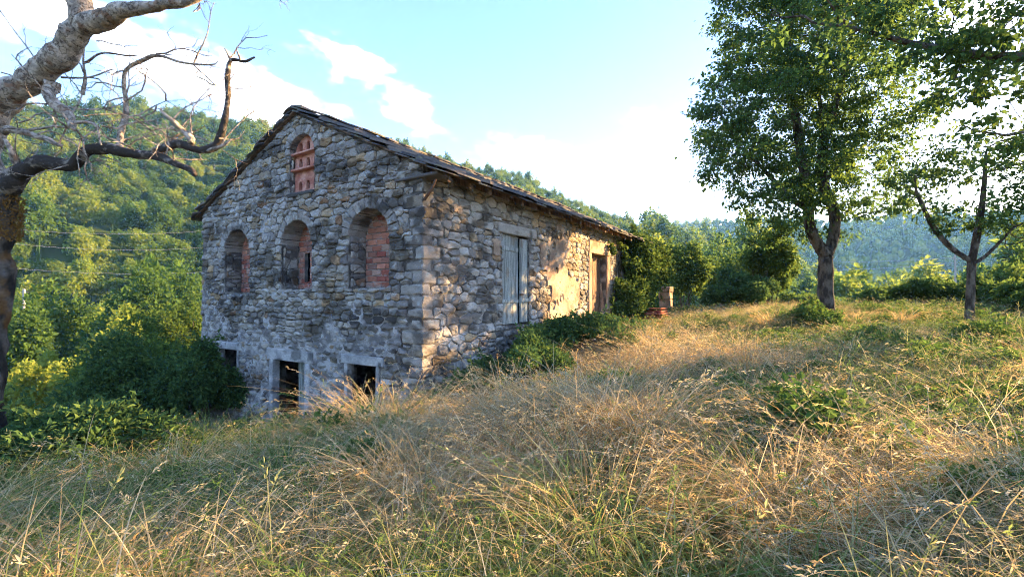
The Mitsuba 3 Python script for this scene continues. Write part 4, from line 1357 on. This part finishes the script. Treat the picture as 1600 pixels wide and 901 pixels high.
def put(name, group, x, y, z, yaw, s, sz=None, key=None):
    n = counts[name] = counts.get(name, 0) + 1
    sz = s if sz is None else sz
    scene[key or f'{name}__{n:03d}'] = {'type': 'instance', 'shapegroup': {'type': 'ref', 'id': group},
                                        'to_world': T().translate([float(x), float(y), float(z)]).rotate([0, 0, 1], float(yaw)).scale([float(s), float(s), float(sz)])}


def tree_unit(seed, quads, size, nl=11, tall=1.0, bias=.6):
    """a crown about 1 unit in radius standing on z = 0, with its trunk"""
    rng = np.random.default_rng(seed)
    ll = lumps((0, 0, 1.25 * tall), (.72, .72, .85 * tall), nl, rng, .48)
    p, d = shell_points(ll, quads, rng, .6)
    lv = leaf_cloud(p, size, rng, d * .6, .8, .4, .2, bias)
    t = tube(np.array([[0, 0, -.3], [.02, 0, .5], [0, .02, 1.1]]), [.07, .05, .02], 5)
    return join([lv, (t[0], t[1], np.tile([[0, .1]], (len(t[0]), 1)))])


for lod, (qn, sz) in enumerate(((2600, .10), (1100, .145), (420, .22))):
    for k in range(4):
        v, f, uv = tree_unit(900 + lod * 10 + k, qn, sz, 10 + k, (1.0, 1.15, .9, 1.3)[k], (.6, 1.0, 1.8)[lod])
        group_of(f'wood_{lod}_{k}', (v, f), 'mat_forest', uv)

for k in range(4):                                   # the farthest crowns: closed lumpy shapes
    r = np.random.default_rng(950 + k)
    parts = []
    for c, rad in lumps((0, 0, 1.2), (.6, .6, .7), 6, r, .62):
        b = trimesh.creation.icosphere(subdivisions=2)
        n = meshkit.fbm(np.array(b.vertices) * 2.2 + r.uniform(0, 50, 3), 3, k)
        v = np.array(b.vertices) * (.70 + .65 * n[:, None]) * rad + c
        parts.append((v, np.array(b.faces), np.column_stack([np.full(len(v), r.random()), r.random(len(v))])))
    v, f, uv = join(parts)
    group_of(f'wood_3_{k}', (v, f), 'mat_forest', uv)

frng = np.random.default_rng(600)
cand = []
for (r0, r1, a0, a1, sp) in ((34, 130, -56, 16, 4.8), (130, 360, -56, 32, 5.5), (60, 300, 16, 56, 8.5), (300, 1040, 16, 56, 13.5)):
    nn = int(.5 * (r1 ** 2 - r0 ** 2) * math.radians(a1 - a0) / sp ** 2)
    r = np.sqrt(frng.uniform(r0 ** 2, r1 ** 2, nn * 4))
    az = np.radians(frng.uniform(a0, a1, nn * 4))
    xy = np.column_stack([r * np.sin(az), r * np.cos(az)])
    got, cell = [], {}
    for q in xy:                                     # dart throwing
        c = (int(q[0] // sp), int(q[1] // sp))
        if any((q - o) @ (q - o) < (sp * .72) ** 2 for i in (-1, 0, 1) for j in (-1, 0, 1) for o in cell.get((c[0] + i, c[1] + j), ())):
            continue
        cell.setdefault(c, []).append(q)
        got.append(q)
        if len(got) >= nn:
            break
    cand += [(q[0], q[1], sp) for q in got]
cand = np.array(cand)
cr = np.hypot(cand[:, 0], cand[:, 1])
caz = np.degrees(np.arctan2(cand[:, 0], cand[:, 1]))
cz = ground(cand[:, 0], cand[:, 1])
order = np.argsort(cr)
nth = 0
for i in order:
    x, y, sp = cand[i]
    r, az, z = cr[i], caz[i], cz[i]
    if -34 < az < 14 and r < 120:                    # wholly behind the house
        continue
    if az > 16 and r < 75:
        continue
    s = sp * frng.uniform(.40, .74) * (1 if frng.random() < .85 else 1.25)
    if r < 60 and az < 0:
        continue
    s *= 1.15 if sp == 4.8 else 1.1 if r < 240 else .92
    lod = 0 if r < 105 else 1 if r < 240 else 2 if az < 24 or r < 420 else 3
    g = f'wood_{lod}_{frng.integers(4)}'
    if az < -34 and r < 72:
        key = thing('valley_tree', 'broadleaf tree in the valley bottom left of the stone house', 'tree', 'trees in the valley below the house')
        put(key, g, x, y, z - .2 * s, frng.uniform(0, 360), s, s * frng.uniform(.85, 1.25), key=key)
    else:
        put('hillside_wood', g, x, y, z - .2 * s, frng.uniform(0, 360), s, s * frng.uniform(.85, 1.25))
NEAR = [(30, 34, 3.2), (75, 40, 3.6), (105, 31, 2.9), (150, 38, 3.8), (180, 30, 2.8), (215, 40, 4.0), (245, 31, 3.1), (285, 36, 4.2), (310, 29, 3.4), (330, 44, 4.6), (60, 50, 4.2), (130, 52, 4.4), (200, 54, 4.8), (270, 50, 4.8), (20, 26, 2.2), (70, 24, 1.9), (130, 24, 1.9)]
for px, dd, s in NEAR:
    x = (px - 800) / 710 * dd
    key = thing('valley_tree', 'broadleaf tree in the valley bottom left of the stone house', 'tree', 'trees in the valley below the house')
    put(key, f'wood_0_{frng.integers(4)}', x, dd, float(ground(x, dd)[0]) - .2 * s, frng.uniform(0, 360), s, s * frng.uniform(.95, 1.25), key=key)
tag('hillside_wood', 'dense broadleaf wood covering the valley slopes and the hills behind', None, None, 'stuff')

# ---- grass
def blades(n, rng, radius, h, w, lean, bend, droop, rows=(0, .35, .7, 1.0), head=0.0, clump=1.0, radial=False):
    a, rr = rng.uniform(0, 2 * np.pi, n), radius * rng.random(n) ** (.5 * clump)
    base = np.column_stack([rr * np.cos(a), rr * np.sin(a), np.full(n, -.05)])
    yaw = a + rng.normal(0, .45, n) if radial else rng.uniform(0, 2 * np.pi, n)
    d = np.column_stack([np.cos(yaw), np.sin(yaw), yaw * 0])
    hh = rng.uniform(*h, n)[:, None]
    le, be, dp = (rng.uniform(*x, n)[:, None] for x in (lean, bend, droop))
    sy = yaw + np.pi / 2 + rng.normal(0, .6, n)
    side = np.column_stack([np.cos(sy), np.sin(sy), sy * 0])
    ww = rng.uniform(*w, n)[:, None]
    pts = [base + d * (le * t + be * t ** 2.2) * hh + np.array([0, 0, 1]) * hh * (t - dp * t ** 3) for t in rows]
    nr = len(rows)
    wid = [1.0 - .55 * (k / (nr - 1)) ** 2 if k < nr - 1 else 0 for k in range(nr)]
    vs, tri = [], []
    for k, (p, q) in enumerate(zip(pts, wid)):
        vs += [p - side * ww * q / 2, p + side * ww * q / 2] if q else [p]
        if k < nr - 2:
            tri += [(2 * k, 2 * k + 1, 2 * k + 3), (2 * k, 2 * k + 3, 2 * k + 2)]
    tri.append((2 * nr - 4, 2 * nr - 3, 2 * nr - 2))
    V = np.stack(vs, 1)
    m = V.shape[1]
    o = np.arange(n)[:, None] * m
    F = np.vstack([o + np.array(t) for t in tri])
    u = np.column_stack([rng.random(n), rng.random(n)])
    UV = np.repeat(u, m, 0)
    out = [(V.reshape(-1, 3), F, UV)]
    if head:
        hs = np.where(rng.random(n) < head)[0]
        tip, pre = pts[-1][hs], pts[-2][hs]
        ax = tip - pre
        for k in range(9):
            t = k / 9
            c = pre + ax * (.25 + .85 * t)
            c = c + rng.normal(0, .004, c.shape)
            out.append(leaf_cloud(c, .026, rng, ax / np.linalg.norm(ax, axis=1, keepdims=True) * 2.2, .26, .3, .2, .3))
            q = out[-1]
            q[2][:] = np.repeat(np.clip(u[hs] * [1, .7] + [0, .35], 0, 1), 4, 0)
    return join(out)


NV = 5
for k in range(NV):
    r = np.random.default_rng(700 + k)
    v, f, uv = join([blades(100, r, .38, (.4, .95), (.0035, .006), (.0, .5), (.2, 1.1), (.1, .6), (0, .3, .55, .75, .9, 1.0), head=.45), blades(190, r, .38, (.15, .5), (.004, .009), (.1, .9), (.2, 1.0), (.1, .5)), blades(120, r, .40, (.25, .5), (.004, .007), (.6, 1.5), (.2, .8), (.4, .8))])
    group_of(f'dry_{k}', (v, f), 'mat_dry_grass', uv)
    v, f, uv = join([blades(330, r, .38, (.18, .55), (.005, .012), (.05, .7), (.2, 1.1), (.1, .55)), blades(30, r, .36, (.45, .85), (.0035, .005), (.0, .3), (.1, .7), (.05, .45), (0, .3, .55, .75, .9, 1.0), head=.4)])
    group_of(f'green_{k}', (v, f), 'mat_green_grass', uv)
    for nm, bs in (('straw_tuft', 'mat_gold_grass'), ('green_tuft', 'mat_green_grass')):
        v, f, uv = join([blades(230, r, .13, (.45, .85), (.0045, .008), (.05, .4), (.3, .95), (.15, .7), (0, .3, .55, .75, .9, 1.0), head=.22, radial=True),
                         blades(150, r, .16, (.25, .5), (.005, .009), (.2, .9), (.3, 1.0), (.1, .6), radial=True)])
        group_of(f'{nm}_{k}', (v, f), bs, uv)
    ll = [(np.array([r.normal(0, .16), r.normal(0, .16), r.uniform(.08, .3)]), np.array([.14, .14, .12]) * r.uniform(.7, 1.2)) for _ in range(7)]
    p, d = shell_points(ll, 700, r, .3)
    v, f, uv = leaf_cloud(p, .042, r, d * .5 + [0, 0, .2], .6, .4)
    group_of(f'weed_{k}', (v, f), 'mat_weed', uv)

# where the dry patches lie: x, y, radius, strength
DRY = [(-1.6, 6.6, 1.6, 1.1), (-2.6, 7.3, 1.1, .6), (0.0, 4.6, 1.3, .9), (.9, 5.6, 1.2, .6), (-.6, 3.4, 1.2, .55), (2.6, 9.0, 2.2, .7), (4.5, 12.5, 3.0, .55), (7.5, 17.5, 2.6, .95), (2.0, 3.4, 1.2, .5), (4.0, 6.5, 1.6, .35), (-2.8, 2.6, 1.5, .6),
       (10.5, 17, 2.5, .5), (1.9, 2.2, .9, .4), (3.3, 3.2, .8, .4)]
GREENP = [(-4.5, 3.2, 1.8, .35), (-2.2, 5.0, 1.0, .3), (1.2, 3.2, .7, .4), (-5.0, 5.6, 2.6, .7), (-3.0, 4.4, 1.6, .35), (7.5, 9, 2.5, .5), (11, 11, 4, .5), (7, 12, 2.5, .3), (12, 16, 4, .3), (-7.5, 6.5, 2.0, .8), (.2, 8.0, 1.2, .4), (.4, 2.5, .7, .5), (5.5, 5.0, 1.5, .3), (-5.5, 9, 2.0, .4), (10, 12, 2, .4)]


def dryness(x, y):
    v = .02 + (meshkit.fbm(np.array([[x * .75, y * .75, 1.0]]), 3, 20)[0] - .5) * 1.7
    v += sum(s * math.exp(-((x - a) ** 2 + (y - b) ** 2) / r ** 2) for a, b, r, s in DRY)
    v -= sum(s * math.exp(-((x - a) ** 2 + (y - b) ** 2) / r ** 2) for a, b, r, s in GREENP)
    return v


grng = np.random.default_rng(800)
spots = []
r = 1.15
while r < 34:
    sp = .25 + .016 * r
    m = int(math.radians(116) * r / sp)
    for k in range(m):
        a = math.radians(-58 + 116 * (k + grng.random()) / m)
        rr = r + grng.uniform(-.5, .5) * sp
        spots.append((rr * math.sin(a), rr * math.cos(a), rr))
    r += sp
spots = np.array(spots)
sz_ = ground(spots[:, 0], spots[:, 1])
hu = (spots[:, 0] - CX) * D1[0] + (spots[:, 1] - CY) * D1[1]
hv = (spots[:, 0] - CX) * D2[0] + (spots[:, 1] - CY) * D2[1]
for (x, y, rr), z, u, v in zip(spots, sz_, hu, hv):
    if -.05 < u < W + .1 and -.05 < v < L + .1:
        continue
    if math.hypot(x - 1.25, y - 2.25) < .42 and grng.random() < .8:      # the trodden bare spot
        continue
    dn = dryness(x, y)
    s = grng.uniform(.7, 1.2) * (1 + .004 * max(rr - 6, 0)) * (1 - .38 * min(max((rr - 8) / 7, 0), 1))
    s *= .62 + .8 * meshkit.fbm(np.array([[x * 1.1, y * 1.1, 4.0]]), 2, 44)[0]
    s *= 1 - .5 * math.exp(-((x + 5.6) ** 2 + (y - 9.3) ** 2) / 2.6)
    s *= 1 + .42 * math.exp(-((x + 1.5) ** 2 + (y - 6.9) ** 2) / .9) + .25 * math.exp(-((x - .2) ** 2 + (y - 4.8) ** 2) / 1.2)
    if rr < 2.0:
        s *= .45 + .3 * (rr - 1.1)
    yaw = grng.uniform(0, 360)
    p_dry = 1 / (1 + math.exp(-(dn - .5) * 7))
    if grng.random() < p_dry:
        put('dry_grass', f'dry_{grng.integers(NV)}', x, y, z, yaw, s, s * grng.uniform(.8, 1.15))
        if grng.random() < .35:
            put('green_grass', f'green_{grng.integers(NV)}', x, y, z, yaw, s * .8)
    else:
        put('green_grass', f'green_{grng.integers(NV)}', x, y, z, yaw, s, s * grng.uniform(.7, 1.1))
        if grng.random() < .30:
            put('dry_grass', f'dry_{grng.integers(NV)}', x, y, z, yaw, s * .85)
    if rr < 16 and rr > 2.7 and grng.random() < (.30 if dn > .55 else .10):
        put('dry_grass', f'straw_tuft_{grng.integers(NV)}', x + grng.normal(0, .1), y + grng.normal(0, .1), z, grng.uniform(0, 360), s * grng.uniform(.8, 1.25))
    if rr < 14 and rr > 2.7 and dn < .5 and grng.random() < .16:
        put('green_grass', f'green_tuft_{grng.integers(NV)}', x + grng.normal(0, .1), y + grng.normal(0, .1), z, grng.uniform(0, 360), s * grng.uniform(.75, 1.15))
    if grng.random() < (.28 if dn < .5 else .06) * (1 if rr > 4.0 else 0) + .35 * (rr > 7 and x > 5.5):
        put('weeds', f'weed_{grng.integers(NV)}', x + grng.normal(0, .1), y + grng.normal(0, .1), z, yaw, s * grng.uniform(.8, 1.4))
tag('dry_grass', 'tall dry golden grass with drooping seed heads on the meadow', None, None, 'stuff')
tag('green_grass', 'green grass growing thick on the meadow slope', None, None, 'stuff')
tag('weeds', 'broad-leaved green weeds among the meadow grass', None, None, 'stuff')

# pale flattened straw on the trodden spot
r = np.random.default_rng(31)
n = 900
a, q = r.uniform(0, 2 * np.pi, n), .5 * r.random(n) ** .5
sx, sy = 1.25 + q * np.cos(a), 2.25 + q * np.sin(a) * 1.2
p = np.column_stack([sx, sy, ground(sx, sy) + r.uniform(.005, .05, n)])
d = np.column_stack([np.cos(a * 7), np.sin(a * 7), r.normal(0, .12, n)])
lv = leaf_cloud(p, .22, r, d * 3, .02, .4, .05, .9)
add('flattened_straw', lv[:2], 'mat_straw', uv=lv[2], label='flattened grey straw on the trodden spot in the meadow', kind='stuff')

# a few white umbel flowers
def flower(label, px, py, dist, size, seed):
    r = np.random.default_rng(seed)
    c = at(px, py, dist)
    key = thing('white_flower', label, 'flower')
    z0 = float(ground(c[0], c[1])[0])
    s = spline([[c[0] + .05, c[1] + .03, z0], [c[0] + .03, c[1], (z0 + c[2]) / 2], c], 5)
    add('stem', tube(s, .003, 4), 'mat_weed', key)
    a, q = r.uniform(0, 2 * np.pi, 150), size * r.random(150) ** .5
    p = np.column_stack([c[0] + q * np.cos(a), c[1] + q * np.sin(a) * .9, c[2] + .02 - q * q * 3 + r.normal(0, .004, 150)])
    lv = leaf_cloud(p, .012, r, np.tile([[0, -.3, .6]], (150, 1)), .8)
    add('umbel', lv[:2], 'mat_petal', key, uv=lv[2])


flower('flat white flower head in the grass at the lower right', 1430, 690, 3.9, .028, 1)
flower('white flower head in the grass right of the picture centre, right of its twin', 1046, 707, 3.6, .022, 2)
flower('small white flower head in the grass left of its twin, right of the picture centre', 1016, 720, 3.6, .018, 3)

# ------------------------------------------------------------------ poles and wires in the valley
def pole(label, px, top, dist, r, drop=3.0):
    a = at(px, top, dist)
    z0 = float(ground(a[0], a[1])[0]) - .5
    key = thing('utility_pole', label, 'utility pole')
    add('post', tube([[a[0], a[1], z0], [a[0], a[1], a[2] - .5], a], [r * 1.2, r, r * .85], 8), 'mat_pole', key)
    add('crossarm', tube([a + [-.5, 0, -.35], a + [.5, 0, -.35]], .035, 6), 'mat_pole', key)
    return a


P1 = pole('pale utility pole among the valley trees by the dead trunk', 38, 452, 60, .16)
P2 = pole('pale utility pole beyond the hedge right of the slim tree', 1493, 398, 42, .075)
a = at(38, 600, 30)
FP = thing('leaning_pole', 'pair of pale leaning wooden props low in the valley at the left', 'pole')
z0 = float(ground(a[0], a[1])[0]) - .3
for k, (x0, x1) in enumerate(((0, .35), (.0, .75))):
    add('post', tube([[a[0] + x1, a[1], z0], [a[0] + x0, a[1], a[2]]], [.09, .07], 8), 'mat_pole', FP)


def wire(label, a, b, sag, r):
    t = np.linspace(0, 1, 24)[:, None]
    p = a * (1 - t) + b * t
    p[:, 2] -= (4 * sag * t * (1 - t)).ravel()
    add('power_line', tube(p, r, 4), 'mat_wire', label=label, cat='power line')


wire('topmost power line crossing the valley left of the house', at(-60, 350, 60), at(420, 345, 95), 2.0, .014)
wire('middle power line crossing the valley left of the house', at(-60, 372, 60), at(420, 372, 95), 2.0, .014)
wire('lowest power line crossing the valley left of the house', at(-60, 412, 60), at(420, 415, 95), 1.5, .014)
wire('upper power line in front of the far hill, behind the forked tree', at(1180, 396, 75), at(1493, 402, 42), .8, .018)
wire('lower power line in front of the far hill, behind the forked tree', at(1180, 412, 75), at(1493, 410, 42), .8, .018)

# ------------------------------------------------------------------ the air of the valley
if HAZE:
    scene['haze_air'] = {'type': 'homogeneous', 'albedo': {'type': 'rgb', 'value': [.93, .95, .97]}, 'sigma_t': {'type': 'rgb', 'value': [HAZE * .42, HAZE, HAZE * 2.0]}}
    zlo, zhi = float(gv[:, 2].min()) - 1.0, float(gv[:, 2].max()) + 25
    scene['haze'] = {'type': 'cube', 'to_world': T().translate([0, 0, (zlo + zhi) / 2]).scale([1500, 1500, (zhi - zlo) / 2]), 'bsdf': {'type': 'null'}, 'interior': {'type': 'ref', 'id': 'haze_air'}}
    tag('haze', 'thin pale haze filling the valley air', None, None, 'stuff')
